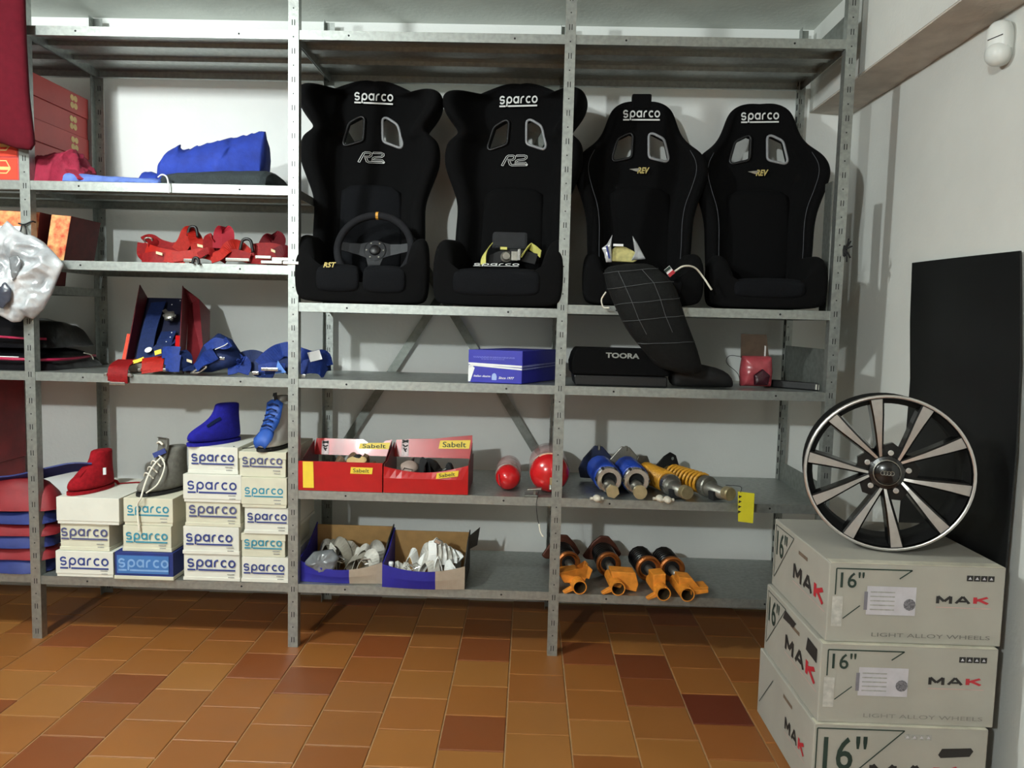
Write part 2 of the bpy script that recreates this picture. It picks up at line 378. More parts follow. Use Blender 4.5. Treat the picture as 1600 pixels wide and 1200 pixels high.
# ------------------------------------------------------------------ the shelving rack
D = .5; LIP = .033
rack = thing('shelving_rack', 'long grey galvanised steel shelving rack with perforated uprights along the back wall', 'shelving', (1.0, .25, 0))
def upright(x, front, fl_side):
    b = B(); h = 2.52; w = .019
    y0 = -.0035 if front else D+.0015
    b.box(x-w, x+w, y0, y0+.002, 0, h)
    fx = x+w-.002 if fl_side > 0 else x-w
    if front: b.box(fx, fx+.002, y0+.002, y0+.034, 0, h)
    else: b.box(fx, fx+.002, y0-.034, y0, 0, h)
    o = b.build('upright', M_GALV, rack)
    s = B(); z = .03; k = 0; yy = y0-.0006 if front else y0-.0006
    while z < h-.03:
        if k % 2 == 0:
            for dx in (-.0045, .0045): s.box(x+dx-.0014, x+dx+.0014, yy, yy+.0012, z-.010, z+.010)
        else: s.box(x-.0022, x+.0022, yy, yy+.0012, z-.0022, z+.0022)
        z += .05; k += 1
    if not front:
        z = .05
        while z < h-.03: s.box(fx-.0006 if fl_side < 0 else fx+.0005, fx+.0012 if fl_side < 0 else fx+.0026, y0-.024, y0-.012, z-.012, z+.012); z += .05
    q = s.build('slot_row', M_BLACKHOLE, o); q['kind'] = 'stuff'
    return o
for i in range(-1, 4):
    upright(i, True, 1 if i < 2 else -1); upright(i, False, -1 if i < 3 else -1)
def shelf(bay, z, zr=None):
    x0, x1 = bay+.003, bay+.997; dz = (zr-z) if zr is not None else 0
    b = B(); t = .0015
    b.box(x0, x1, 0, D, z-t, z); b.box(x0, x1, 0, t, z-LIP, z-t); b.box(x0, x1, D-t, D, z-LIP, z-t)
    b.box(x0, x0+t, t, D-t, z-LIP, z-t); b.box(x1-t, x1, t, D-t, z-LIP, z-t)
    b.box(x0+t, x1-t, t, .018, z-LIP, z-LIP+t); b.box(x0+t, x1-t, D-.018, D-t, z-LIP, z-LIP+t)
    for yy in (.17, .33): b.box(x0+t, x1-t, yy-.02, yy+.02, z-.018, z-t)
    if dz:
        for v in b.v: v.z += dz*(v.x-bay)
    o = b.build('shelf', M_GALV, rack)
    s = B()
    for q in (.2, .8): s.lathe((bay+q, .0002, z-LIP/2+dz*q), (0, -1, 0), [(0, .004), (.0012, .0035)], 8)
    q = s.build('bolt_row', M_BLACKHOLE, o); q['kind'] = 'stuff'
    return o
for bay, zs in ((-1, (2.305, 1.75, 1.37, 1.04, .255)), (0, (2.305, 1.75, 1.46, 1.04, .25)), (1, (2.305, 1.325, 1.04, .615, .25)), (2, (2.305, 1.341, 1.04, .615, .246))):
    for z in zs: shelf(bay, z)
def flat_bar(p0, p1, w, t, name='brace'):
    p0, p1 = Vector(p0), Vector(p1); d = p1-p0; s = Vector((0, 1, 0)).cross(d).normalized()
    return B().obox((p0+p1)/2, d/2, s*w/2, Vector((0, t/2, 0))).build(name, M_GALVD, rack)
def lerp_x(a, b, x): t = (x-a.x)/(b.x-a.x); return a+(b-a)*t
a, b_ = at(546, 682, .522), at(677, 480, .522); flat_bar(lerp_x(a, b_, 1.01), lerp_x(a, b_, 1.99), .036, .003)
a, b_ = at(835, 701, .527), at(702, 480, .527); flat_bar(lerp_x(a, b_, 1.99), lerp_x(a, b_, 1.01), .036, .003)
# end frame of the right-hand bay: side guards and diagonal
B().box(2.985, 2.987, .01, D-.01, 2.306, 2.398).build('side_panel', M_GALVD, rack)
B().box(2.985, 2.987, .03, D-.01, 1.041, 1.20).build('side_panel', M_GALVD, rack)
B().box(2.985, 2.987, .03, D-.01, .616, .70).build('side_panel', M_GALVD, rack)

# ------------------------------------------------------------------ generic makers
def ellipse_ring(c, ax, ay, n=20, p=2.0):
    out = []
    for i in range(n):
        a = 2*math.pi*i/n; ca, sa = math.cos(a), math.sin(a)
        out.append(Vector(c)+Vector(ax)*(abs(ca)**(2/p)*(1 if ca >= 0 else -1))+Vector(ay)*(abs(sa)**(2/p)*(1 if sa >= 0 else -1)))
    return out
def resample(pts, n):
    p = [Vector(q) for q in pts]; m = len(p); L = [0]
    for i in range(m): L.append(L[-1]+(p[(i+1) % m]-p[i]).length)
    out = []; j = 0
    for k in range(n):
        t = L[-1]*k/n
        while L[j+1] < t: j += 1
        out.append(p[j].lerp(p[(j+1) % m], (t-L[j])/max(1e-9, L[j+1]-L[j])))
    return out
def pillow(outline, thick, amp=.006, freq=18, seed=0, n=48, rings=7, back=1.0, nrm=(0, -1, 0), sharp=.5, ridge=False):
    """Lumpy soft body grown from an outline: thick in the middle, thin at the rim, with folds."""
    o = resample(outline, n); c = sum(o, Vector())/n; nn = Vector(nrm); b = B()
    def f(s, sgn):
        out = []
        for q in o:
            v = c+(q-c)*s; hgt = thick*max(0, (1-s*s))**sharp
            k = noise.noise(v*freq+Vector((seed*7.1, 3.3*sgn, seed)))+.5*noise.noise(v*freq*2.3+Vector((seed, seed*3, sgn)))
            if ridge: k = 1.1-3.2*abs(noise.noise(v*freq+Vector((seed, 0, sgn))))+.9-2.2*abs(noise.noise(v*freq*2.1+Vector((0, seed, sgn))))
            out.append(v+nn*sgn*(hgt*(back if sgn < 0 else 1)+amp*k*min(1, (1-s)*4)))
        return out
    ss = [math.sin(math.pi/2*i/rings) for i in range(1, rings+1)]
    secs = [f(s, 1) for s in ss]+[f(s, -1) for s in ss[-2::-1]]
    b.loft(secs, True, True); return b
def mound(sections, seed=0, amp=.006, freq=22, n=14, ridge=False):
    """Heap of cloth lying on a shelf: sections (x, y0, y1, z0, height) swept along x."""
    secs = []
    for x, y0, y1, z0, h in sections:
        row = []
        for i in range(n+1):
            t = i/n; y = y0+(y1-y0)*t; z = z0+h*max(0, 1-(2*t-1)**2)**.42
            k = noise.noise(Vector((x*freq, y*freq, seed*5.3)))+.6*noise.noise(Vector((x*freq*2.2, y*freq*2.2, seed*2.7+z*9)))
            if ridge: k = 1.0-3.0*abs(noise.noise(Vector((x*freq+y*4, y*freq*.8, seed*5.3))))+.6-1.5*abs(noise.noise(Vector((x*freq*2, y*freq*2, seed))))
            w = 0 if i in (0, n) else min(1, h/.03)
            row.append(Vector((x+amp*w*k*.6, y+amp*w*k*.5, max(z0, z+amp*w*k))))
        row.append(Vector((x, y1, z0))); row.append(Vector((x, y0, z0))); secs.append(row)
    return B().loft(secs, True, True)
def interp_rows(rows, m=3):
    out = []
    for i in range(len(rows)-1):
        for k in range(m): t = k/m; out.append(tuple(a+(b-a)*t for a, b in zip(rows[i], rows[i+1])))
    out.append(rows[-1]); return out

# ------------------------------------------------------------------ shoe boxes
def shoe_box(x0, x1, z0, z1, yf, depth, body, ink, label, lid='top', tw=None, tx=0.0, blank=False, panel=None, side=None, tz=0.0, rz=0.0):
    """Carton with a lid whose skirt overlaps the body; end face towards the viewer carries the lettering."""
    t = thing('shoe_box', label, 'shoe box', ((x0+x1)/2, yf+depth/2, z0), 'white shoe boxes stacked on the bottom shelf')
    h = z1-z0; e = .0025; parts = []
    if lid == 'top': bz0, bz1, lz0, lz1 = z0, z1-.003, z1-.028, z1
    elif lid == 'full': bz0, bz1, lz0, lz1 = z0, z1-.003, z0+.012, z1
    else: bz0, bz1, lz0, lz1 = z0+.003, z1, z0, z0+.014
    bo = B().box(x0+e, x1-e, yf+e, yf+depth-e, bz0, bz1).build('body', side or body, t, bevel=.0012)
    lo = B().box(x0, x1, yf, yf+depth, lz0, lz1).build('lid', body, t, bevel=.0015)
    yt = yf-.0008
    if panel:
        B().box(x0+.012, x1-.018, yf-.0006, yf+.001, z0+.024, z1-.012).build('printed_panel', panel, bo); yt -= .0006
    if not blank:
        w = tw or (x1-x0)*.84; xs = x0+((x1-x0)-w)/2+tx; hh_ = w*.25; zc = z0+h*.56+tz
        put(B(), SPARCO, (xs, yt, zc-hh_*.52), (w, 0, 0), (0, 0, hh_)).build('lettering', ink, lo if lid == 'full' else bo)
        if not panel:
            g_ = B().box(x1-.05, x1-.022, yt, yt+.0006, z0+h*.24, z0+h*.28)
            g_.build('size_print', M_GREYINK, bo)
            B().box(x1-.046, x1-.022, yt, yt+.0006, z0+h*.13, z0+h*.165).build('size_print', M_GREYINK, bo)
    if rz:
        t.rotation_euler.z = rz
    return t
def SB(px0, px1, z0, z1, yf, *a, **k):
    zc = (z0+z1)/2
    def x_at(px):                     # x on the front plane at the height of this box
        lo, hi = 300., 1200.
        p = at(px, 840, yf); q = at(px, 700, yf); tt = (zc-p.z)/(q.z-p.z); return p.x+(q.x-p.x)*tt
    return shoe_box(x_at(px0), x_at(px1), z0, z1, yf, *a, **k)
zs = .2512
SB(87, 177, zs, zs+.101, -.004, .33, M_WHITEC, M_NAVYINK, 'white shoe box with navy lettering at the bottom of the leftmost stack', lid='full')
SB(93, 171, zs+.102, zs+.207, .004, .33, M_CREAM, M_PURPINK, 'white shoe box in the middle of the leftmost stack, under the plain lidded box', lid='bot', tz=.008, tw=.18)
SB(88, 186, zs+.208, zs+.312, -.006, .36, M_WHITEC, M_NAVYINK, 'plain white shoe box without lettering, under the red bootie', lid='full', blank=True)
SB(178, 271, zs, zs+.106, -.012, .33, M_CREAM, M_PALEBLUE, 'shoe box with a blue printed end panel at the bottom of the second stack', lid='bot', panel=M_BLUEC, side=M_NAVYC)
SB(191, 268, zs+.107, zs+.207, .0, .32, M_CREAM, M_TEALINK, 'cream shoe box with faded teal lettering, resting on the blue-ended box', lid='bot')
SB(193, 270, zs+.208, zs+.314, .004, .32, M_CREAM, M_TEALINK, 'cream shoe box with teal lettering under the grey sneaker', lid='full')
SB(286, 375, zs, zs+.104, .0, .33, M_WHITEC, M_NAVYINK, 'white shoe box at the bottom of the tall stack under the blue bootie', lid='bot', tz=.006)
SB(285, 374, zs+.105, zs+.212, -.004, .33, M_WHITEC, M_NAVYINK, 'white shoe box second from the bottom of the blue bootie stack', lid='bot', tw=.178, tx=-.006)
SB(289, 376, zs+.213, zs+.307, .0, .33, M_CREAM, M_PURPINK, 'white shoe box with greyish purple lettering, middle of the blue bootie stack', lid='bot', tz=.008, tw=.182)
SB(286, 377, zs+.308, zs+.415, -.006, .33, M_WHITEC, M_NAVYINK, 'white shoe box second from the top of the blue bootie stack', lid='full')
SB(293, 372, zs+.416, zs+.519, .006, .33, M_WHITEC, M_NAVYINK, 'white shoe box topmost of its stack, directly under the blue bootie', lid='bot')
SB(376.5, 452, zs, zs+.098, .0, .33, M_WHITEC, M_NAVYINK, 'white shoe box at the bottom of the stack beside the second upright', lid='bot', tx=-.004)
SB(376.5, 446, zs+.099, zs+.19, .004, .33, M_CREAM, M_TEALINK, 'cream shoe box with green teal lettering, second from the bottom beside the upright', lid='top')
SB(381, 454, zs+.191, zs+.293, -.002, .33, M_WHITEC, M_NAVYINK, 'white shoe box pushed right behind the upright, middle of its stack', lid='bot', tz=.006)
SB(377, 448, zs+.294, zs+.41, -.008, .33, M_CREAM, M_TEALINK, 'cream shoe box with bright teal lettering, second from the top beside the upright', lid='full', tz=-.004)
SB(373, 447, zs+.411, zs+.507, .0, .36, M_CREAM, M_PURPINK, 'greyish white shoe box topmost beside the upright, under the blue and white shoe', lid='top', tz=.004)

# ------------------------------------------------------------------ shoes
def shoe(name, label, toe, heel, z0, mats, slices, wid, sole=None, laces=False, extra=None):
    toe, heel = Vector((toe[0], toe[1], z0)), Vector((heel[0], heel[1], z0)); ax = (heel-toe); Lh = ax.length; ax.normalize()
    sd = Vector((-ax.y, ax.x, 0)); t = thing(name, label, 'shoe', (toe+heel)/2)
    t.location.z = z0
    secs = []
    for z, a0, a1, w, p in slices:
        c = toe+ax*Lh*(a0+a1)/2+Vector((0, 0, z)); half = Lh*(a1-a0)/2; ring = []
        for i in range(28):
            an = 2*math.pi*i/28; ca, sa = math.cos(an), math.sin(an)
            u_ = ca; k = 1-.14*max(0, u_)-.22*max(0, -u_-.45)
            ring.append(c+ax*half*(abs(ca)**(2/p)*(1 if ca > 0 else -1))+sd*w*wid*k*(abs(sa)**(2/p)*(1 if sa > 0 else -1)))
        secs.append(ring)
    b = B().loft(secs, True, True)
    b.build('upper', mats[0], t, smooth=True, sub=1)
    s = B(); r0 = []
    for z in (0, .012):
        c = toe+ax*Lh*.5+Vector((0, 0, z)); ring = []
        for i in range(28):
            an = 2*math.pi*i/28; ca, sa = math.cos(an), math.sin(an); k = 1-.14*max(0, ca)-.22*max(0, -ca-.45)
            ring.append(c+ax*Lh*.505*(abs(ca)**(2/2.3)*(1 if ca > 0 else -1))+sd*wid*1.02*k*(abs(sa)**(2/2.3)*(1 if sa > 0 else -1)))
        r0.append(ring)
    s.loft(r0); s.build('sole', mats[1], t, smooth=False)
    def pt(a, lat, z): return toe+ax*Lh*a+sd*lat*wid+Vector((0, 0, z))
    return t, pt
BOOT = [(.008, .0, 1.0, .97, 2.4), (.03, .0, 1.0, 1.0, 2.4), (.048, .03, 1.0, .95, 2.3), (.062, .12, 1.0, .86, 2.2), (.078, .26, .995, .78, 2.1), (.10, .42, .985, .7, 2.1), (.125, .5, .98, .66, 2.1), (.148, .53, .985, .66, 2.1), (.158, .55, .98, .62, 2.1)]
t, pt = shoe('racing_bootie', 'red suede high-top bootie on the plain white shoe box', (.128, .012), (.185, .215), .5645, (M_REDSHOE, M_REDSHOE), BOOT, .046)
B().obox(pt(.62, -.93, .075), Vector((.0, 0, .014)), Vector((.004, .003, 0)), Vector((0, -.002, 0))).build('side_mark', M_WHITEINK, t)
B().obox(pt(.3, -.0, .083), Vector((.002, .03, .016)), Vector((.013, 0, 0)), Vector((0, 0, .004))).build('tongue_fold', M_REDSHOE, t, bevel=.003)
ln = smooth_path([pt(.98, -.1, .02), pt(1.15, -.4, .006), pt(1.35, -1.4, .004), pt(1.42, -2.6, .004)])
B().ribbon([Vector((p.x, p.y, .5665)) if i > 3 else p for i, p in enumerate(ln)], (.3, 1, 0), .014, .002).build('lace', M_REDSHOE, t)
t, pt = shoe('racing_bootie', 'royal blue suede bootie on the tall stack of shoe boxes', (.598, .0), (.715, .205), .7705, (M_BLUESUEDE, M_BLUESUEDE), [(z*.98, a, b_, w, p) for z, a, b_, w, p in BOOT], .048)
B().ribbon(smooth_path([pt(.28, -.55, .072), pt(.4, -.62, .088), pt(.52, -.66, .1)]), (0, 0, 1), .012, .003).build('side_fold', M_NAVYSTRAP, t)
HI = [(.008, .0, 1.0, .97, 2.4), (.028, .0, 1.0, 1.0, 2.4), (.045, .04, 1.0, .95, 2.3), (.06, .13, 1.0, .88, 2.2), (.08, .27, .995, .8, 2.1), (.105, .4, .985, .72, 2.1), (.135, .48, .98, .68, 2.1), (.165, .53, .985, .68, 2.1), (.18, .6, .985, .64, 2.1)]
t, pt = shoe('high_top_sneaker', 'grey suede high-top sneaker with untied white laces on the second stack', (.392, .02), (.49, .225), .5665, (M_GREYSUEDE, M_BLKM), HI, .052)
tg = B(); tg.loft([[pt(a, l, z) for a, l in ((a0, -.5), (a0+.05, -.5), (a0+.05, .5), (a0, .5))] for a0, z in ((.4, .11), (.47, .15), (.5, .19), (.5, .212), (.46, .216))])
tg.build('tongue', M_GREYSUEDE, t, bevel=.004)
for k in range(4):
    a = .2+.075*k; z = .074+.021*k
    B().tube(smooth_path([pt(a, -.62, z-.008), pt(a-.03, -.2, z+.010), pt(a, .3, z+.009), pt(a+.03, .6, z-.006)]), .003, 6).build('lace', M_LACE, t, smooth=True)
B().tube(smooth_path([pt(.42, -.25, .142), pt(.2, -.5, .11), pt(.02, -.75, .06), pt(-.1, -.9, .005), Vector((.405, -.008, .54)), Vector((.408, -.010, .48)), Vector((.412, -.012, .44))]), .0036, 6).build('hanging_lace', M_LACE, t, smooth=True)
B().tube(smooth_path([pt(.42, -.1, .145), pt(.4, -.75, .11), pt(.2, -1.1, .05), pt(.0, -.9, .02)]), .003, 6).build('hanging_lace', M_LACE, t, smooth=True)
B().obox(pt(.4, -.2, .158), Vector((.024, 0, .011)), Vector((-.004, 0, .009)), Vector((0, .002, 0))).build('swing_tag', M_NAVYINK, t)
B().tube(smooth_path([pt(.45, -.3, .19), pt(.44, 0, .2), pt(.47, .4, .192)]), .0045, 6).build('tongue_pull', M_LACE, t, smooth=True)
t, pt = shoe('driving_shoe', 'blue and white leather shoe with a black pull tab on the rightmost shoe box stack', (.878, -.008), (.915, .2), .7585, (M_SHOEWHITE, M_BLKM), [(z*1.0, a, b_, w, p) for z, a, b_, w, p in HI], .046)
cap = []
for a, z, wl in ((-.012, .018, .3), (.01, .04, .5), (.08, .058, .62), (.17, .071, .56), (.22, .079, .5)):
    wl *= 1.35; cap.append([pt(a, -wl, z-.012*abs(wl)), pt(a, -wl*.5, z+.004), pt(a, 0, z+.007), pt(a, wl*.5, z+.004), pt(a, wl, z-.012*abs(wl))])
B().loft(cap, False, False).build('toe_cap', M_SHOEBLUE, t, smooth=True, solid=.003)
eye = []
for a, z, wl in ((.22, .08, .5), (.31, .094, .56), (.4, .112, .58), (.46, .135, .58), (.5, .16, .58), (.53, .182, .6)):
    wl *= 1.25; eye.append([pt(a-.015, -wl, z-.006), pt(a-.02, -wl*.5, z+.006), pt(a-.022, 0, z+.010), pt(a-.02, wl*.5, z+.006), pt(a-.015, wl, z-.006)])
B().loft(eye, False, False).build('lace_panel', M_SHOEBLUE, t, smooth=True, solid=.003)
for k in range(5):
    a = .23+.06*k; z = .092+.019*k
    B().tube([pt(a-.02, -.45, z), pt(a-.035, 0, z+.008), pt(a-.02, .45, z)], .0035, 6).build('lace', M_NAVYSTRAP, t, smooth=True)
B().ribbon(smooth_path([pt(.52, -.1, .185), pt(.49, -.1, .205), pt(.56, .1, .214), pt(.62, .3, .2)]), (.9, .3, .2), .014, .003).build('pull_tab', M_BLKM, t)
lin_ = B(); lin_.loft([ellipse_ring(pt(.76, .1, z), (pt(.76+r_, .1, z)-pt(.76, .1, z)), (pt(.76, .1+.55, z)-pt(.76, .1, z)), 16) for z, r_ in ((.16, .2), (.185, .215), (.2, .2))])
lin_.build('ankle_collar', mat('shoe_lining', '#a8a69e', .9), t, smooth=True)
B().tube(smooth_path([pt(.3, .9, .03), pt(.35, 1.5, .004), pt(.2, 2.3, .003), pt(.05, 2.6, .014)]), .0016, 5).build('loose_cord', M_BLKM, t, smooth=True)

# ------------------------------------------------------------------ bucket seats
def apply_bool(o, cutter):
    m = o.modifiers.new('cut', 'BOOLEAN'); m.operation = 'DIFFERENCE'; m.object = cutter; m.solver = 'EXACT'
    bpy.context.view_layer.update()
    me = bpy.data.meshes.new_from_object(o.evaluated_get(bpy.context.evaluated_depsgraph_get()))
    o.modifiers.clear(); old = o.data; o.data = me; bpy.data.meshes.remove(old); bpy.data.objects.remove(cutter)
def bucket_seat(label, cx, z0, y_lo, y_hi, H, levels, hole, base_w, base_h, logo_z, logo_w, kind, base_y0=.008, cush_z=.15, y_base=.36):
    t = thing('bucket_seat', label, 'racing seat', (cx, .2, z0), 'black bucket seats on the middle shelf')
    def yb(z): return y_lo+(y_hi-y_lo)*z/H
    secs = []
    for z, W, bw, pr in levels:
        y = yb(z); th = .05
        half = [(0, y+th), (W*.55, y+th), (W*.9, y+th*.75), (W, y+.012), (W+.002, y-pr*.5), (W-.006, y-pr*.88), (W-bw*.45, y-pr), (W-bw*.85, y-pr*.8), (W-bw-.004, y-pr*.3), (max(.02, W-bw-.04), y), (max(.012, (W-bw)*.4), y+.004), (0, y+.006)]
        ring = [(cx+x, yy, z0+z) for x, yy in half]+[(cx-x, yy, z0+z) for x, yy in half[-2:0:-1]]
        secs.append(ring)
    bo = B().loft(secs, True, True).build('backrest', M_SUEDE, t, smooth=True, sub=2)
    cut = B()
    for s in (-1, 1):
        cut.prism([(cx+s*x, -.2, z0+z) for x, z in hole], (0, 1.2, 0))
    co = cut.build('cutter', M_BLK); apply_bool(bo, co); bo.data.shade_smooth()
    for s in (-1, 1):
        pts = resample([Vector((cx+s*x, yb(z)-.001, z0+z)) for x, z in hole], 40)
        for _ in range(2): pts = [(pts[i-1]+pts[i]*2+pts[(i+1) % 40])/4 for i in range(40)]
        B().tube(pts, .0055, 8, True).build('harness_slot_trim', M_GREYRIM if s > 0 else M_BLK, bo, smooth=True)
    # tub: sides rising round the cushion
    secs = []; W = base_w; c = .06
    for y, h, ww in ((base_y0, base_h*.55, .94), (base_y0+.012, base_h*.8, .985), (base_y0+.05, base_h*.97, 1.0), (base_y0+.15, base_h, 1.0), (y_base-.05, base_h*1.04, .97), (y_base, base_h*1.04, .94)):
        w = W*ww
        half = [(0, .004), (w-.06, .004), (w-.012, .012), (w, .05), (w+.002, h-.05), (w-.012, h-.008), (w-.035, h), (w-.06, h-.012), (w-.08, h-.05), (w-.09, c+.03), (w-.11, c), (0, c)]
        secs.append([(cx+x, y, z0+z) for x, z in half]+[(cx-x, y, z0+z) for x, z in half[-2:0:-1]])
    B().loft(secs, True, True).build('seat_tub', M_SUEDE, t, smooth=True, sub=2)
    # thigh cushions
    cw = W-.085
    spans = ((-cw, -.006), (.006, cw)) if kind != 'one' else ((-cw, cw),)
    for x0, x1 in spans:
        r = []
        for y, za, zb in ((base_y0-.012, .055, cush_z-.03), (base_y0+.0, .035, cush_z-.006), (base_y0+.05, .03, cush_z), (base_y0+.17, .05, cush_z-.015), (base_y0+.24, .06, cush_z-.05)):
            e = .015
            r.append([(cx+x, y, z0+z) for x, z in ((x0+e, za), (x1-e, za), (x1, za+e), (x1, zb-e), (x1-e, zb), (x0+e, zb), (x0, zb-e), (x0, za+e))])
        B().loft(r, True, True).build('thigh_cushion', M_SUEDE2, t, smooth=True, sub=2)
    # back pad between the bolsters
    r = []
    for z, w in ((.10, .13), (.14, .15), (.3, .15), (.44, .145), (.50, .13)):
        y = yb(z)-.004; r.append([(cx-w, y+.012, z0+z), (cx-w+.015, y-.016, z0+z), (cx, y-.02, z0+z), (cx+w-.015, y-.016, z0+z), (cx+w, y+.012, z0+z), (cx, y+.02, z0+z)])
    B().loft(r, True, True).build('back_pad', M_SUEDE2 if kind == 'R2' or kind == 'two' else M_SUEDE, t, smooth=True, sub=1)
    sl = (y_hi-y_lo)/H; up = Vector((0, sl, 1)).normalized()
    lh = logo_w*.3
    put(B(), SPARCO, (cx-logo_w/2, yb(logo_z)-.010, z0+logo_z), (logo_w, 0, 0), up*lh).build('lettering', M_SILVTHREAD, bo)
    return t, yb
R2L = [(.03, .20, .05, .06), (.12, .215, .06, .09), (.28, .228, .07, .10), (.40, .218, .07, .09), (.46, .236, .075, .095), (.525, .262, .085, .12), (.575, .28, .09, .14), (.64, .28, .09, .14), (.675, .268, .08, .13), (.695, .232, .07, .13), (.715, .228, .07, .15), (.745, .255, .075, .19), (.79, .285, .08, .2), (.83, .292, .08, .2), (.855, .282, .075, .19), (.868, .25, .075, .16), (.872, .172, .05, .06), (.89, .155, .05, .03), (.91, .115, .04, .015), (.928, .07, .03, .008), (.934, .03, .012, .004)]
R2H = [(.036, .775), (.05, .782), (.1, .752), (.124, .666), (.117, .652), (.04, .678)]
Z2 = 1.3265
for cx, rot, lab, knd in ((1.230, .10, 'black bucket seat with head wings and two thigh cushions, holding the steering wheel', 'R2'), (1.780, -.15, 'black bucket seat with head wings holding a harness with yellow straps', 'one')):
    t, yb = bucket_seat(lab, cx, Z2, .29, .425, .935, R2L, R2H, .25 if knd == 'R2' else .25, .265, .832, .158, knd)
    put(B(), R2S, (cx-.058, yb(.60)-.012, Z2+.585), (.112, 0, 0), (0, .0075, .046)).build('model_lettering', M_SILVTHREAD, t)
    if knd == 'R2':
        b = B(); put(b, text_shape('RST', .03, .2), (cx-.135, -.0095, Z2+.128), (.045, 0, .002), (0, .012, .02)); b.build('cushion_badge', M_GOLD, t)
    else:
        b = B(); put(b, SPARCO, (cx-.085, .0, Z2+.148), (.17, 0, 0), (0, .025, .014)); b.build('cushion_lettering', M_SILVTHREAD, t)
    t.rotation_euler.z = rot
SPL = [(z*1.045, W, bw, pr) for z, W, bw, pr in [(.03, .19, .05, .06), (.12, .2, .06, .09), (.23, .208, .065, .1), (.32, .21, .065, .1), (.39, .224, .07, .1), (.455, .25, .075, .105), (.515, .27, .08, .11), (.56, .267, .08, .105), (.605, .24, .07, .085), (.635, .196, .05, .06), (.68, .158, .04, .035), (.75, .137, .035, .03), (.785, .12, .03, .02), (.808, .09, .03, .012), (.82, .05, .02, .006)]]
SPH = [(x, z*1.045) for x, z in [(.032, .687), (.046, .692), (.096, .667), (.117, .585), (.11, .575), (.035, .592)]]
Z3 = 1.3425
for cx, rot, lab, tab_ in ((2.308, -.06, 'black bucket seat with a narrow headrest and a tab on top, behind the quilted bag', True), (2.782, -.12, 'black bucket seat with a narrow rounded headrest at the right end of the shelf', False)):
    t, yb = bucket_seat(lab, cx, Z3, .30, .43, .86, SPL, SPH, .225 if tab_ else .212, .21, .772, .15, 'one', cush_z=.12)
    b = B(); put(b, text_shape('REV', .04, .3), (cx-.012, yb(.555)-.016, Z3+.55), (.05, 0, 0), (0, .004, .026)); b.build('model_lettering', M_GOLD, t)
    B().prism([(cx-.045, yb(.565)-.016, Z3+.568), (cx+.0, yb(.565)-.016, Z3+.572), (cx-.012, yb(.565)-.016, Z3+.557)], (0, -.0006, 0)).build('model_stripe', M_STEELD, t)
    for s in (-1, 1):
        pts = smooth_path([(cx+s*(W-bw*.72), yb(z)-pr*.96-.004, Z3+z) for z, W, bw, pr in SPL[1:9]], 4)
        B().tube(pts, .0009, 5).build('piping', M_PIPE, t, smooth=True)
    if tab_:
        B().box(cx-.04, cx+.04, yb(.845)-.004, yb(.845)+.04, Z3+.825, Z3+.886).build('head_tab', M_SUEDE, t, bevel=.006)
    t.rotation_euler.z = rot

# steering wheel leaning in the first seat
c = at(585, 389, .13); swn = Vector((0, -.93, .36)).normalized(); sr = Vector((1, 0, .0)); su = swn.cross(sr)*-1
if su.z < 0: su = -su
t = thing('steering_wheel', 'black three-spoke steering wheel with yellow top mark resting in the winged seat', 'steering wheel', (c.x, c.y, c.z-.155))
R0 = .143
B().tube([c+sr*R0*math.cos(q*math.pi/24)+su*R0*math.sin(q*math.pi/24) for q in range(48)], .0145, 10, True).build('rim', mat('black_suede_rim', '#1c1c1f', .9, spec=.2), t, smooth=True)
M_SPOKE = mat('black_anodised', '#26272a', .38, .5)
for a in (4, 176, 270):
    d = sr*math.cos(math.radians(a))+su*math.sin(math.radians(a)); e = swn.cross(d)
    B().loft([[c+d*r_+e*w-swn*.018*k+swn*q for w, q in ((-w_, 0), (w_, 0), (w_, .004), (-w_, .004))] for r_, w_, k in ((.02, .036, 1), (.06, .024, 1), (.1, .019, .6), (.138, .017, 0))]).build('spoke', M_SPOKE, t)
hub_ = B().lathe(c-swn*.02, swn, [(0, .044), (.007, .044), (.009, .04)], 24).build('hub', M_SPOKE, t)
B().lathe(c-swn*.014, swn, [(0, .022), (.006, .022), (.012, .018)], 20).build('horn_button', M_BLK, hub_, smooth=True)
B().tube([c+sr*R0*math.cos(math.radians(90+q))+su*R0*math.sin(math.radians(90+q)) for q in (-2, 0, 2)], .0153, 10).build('centre_mark', mat('yellow_mark', '#d79b36', .5), t)
B().obox(c-su*.088+swn*.006, sr*.011, su*.0025, swn*.001).build('spoke_badge', M_GOLD, t)
for q in range(6):
    B().lathe(c-swn*.012+(sr*math.cos(q*1.047)+su*math.sin(q*1.047))*.033, swn, [(0, .0035), (.003, .003)], 8).build('screw', M_STEELD, hub_)

# harness bundle in the second seat
zb = Z2+.148
c = at(797, 398, .12)
t = thing('harness_bundle', 'black camlock harness with yellow straps and a black shoulder pad in the winged seat', 'harness', (c.x, .12, zb))
q0 = at(797, 377, .2)
B().obox(q0, (.07, 0, 0), (0, .008, .035), (0, .014, -.004)).build('shoulder_pad', mat('charcoal_pad', '#232427', .9), t, bevel=.012)
M_YWEB = mat('yellow_webbing', '#c9c46a', .7, var=.1)
B().ribbon(smooth_path(PX([(768, 382, .16), (760, 392, .12), (756, 402, .10), (755, 413, .09)])), (.55, 0, .8), .022, .003).build('strap', M_YWEB, t)
B().ribbon(smooth_path(PX([(812, 404, .10), (820, 392, .12), (828, 384, .14)])), (.6, 0, .8), .03, .003).build('strap', M_YWEB, t)
B().ribbon(smooth_path(PX([(829, 385, .14), (838, 391, .12), (845, 397, .10)])), (-.3, 0, 1), .03, .003).build('strap', M_YWEB, t)
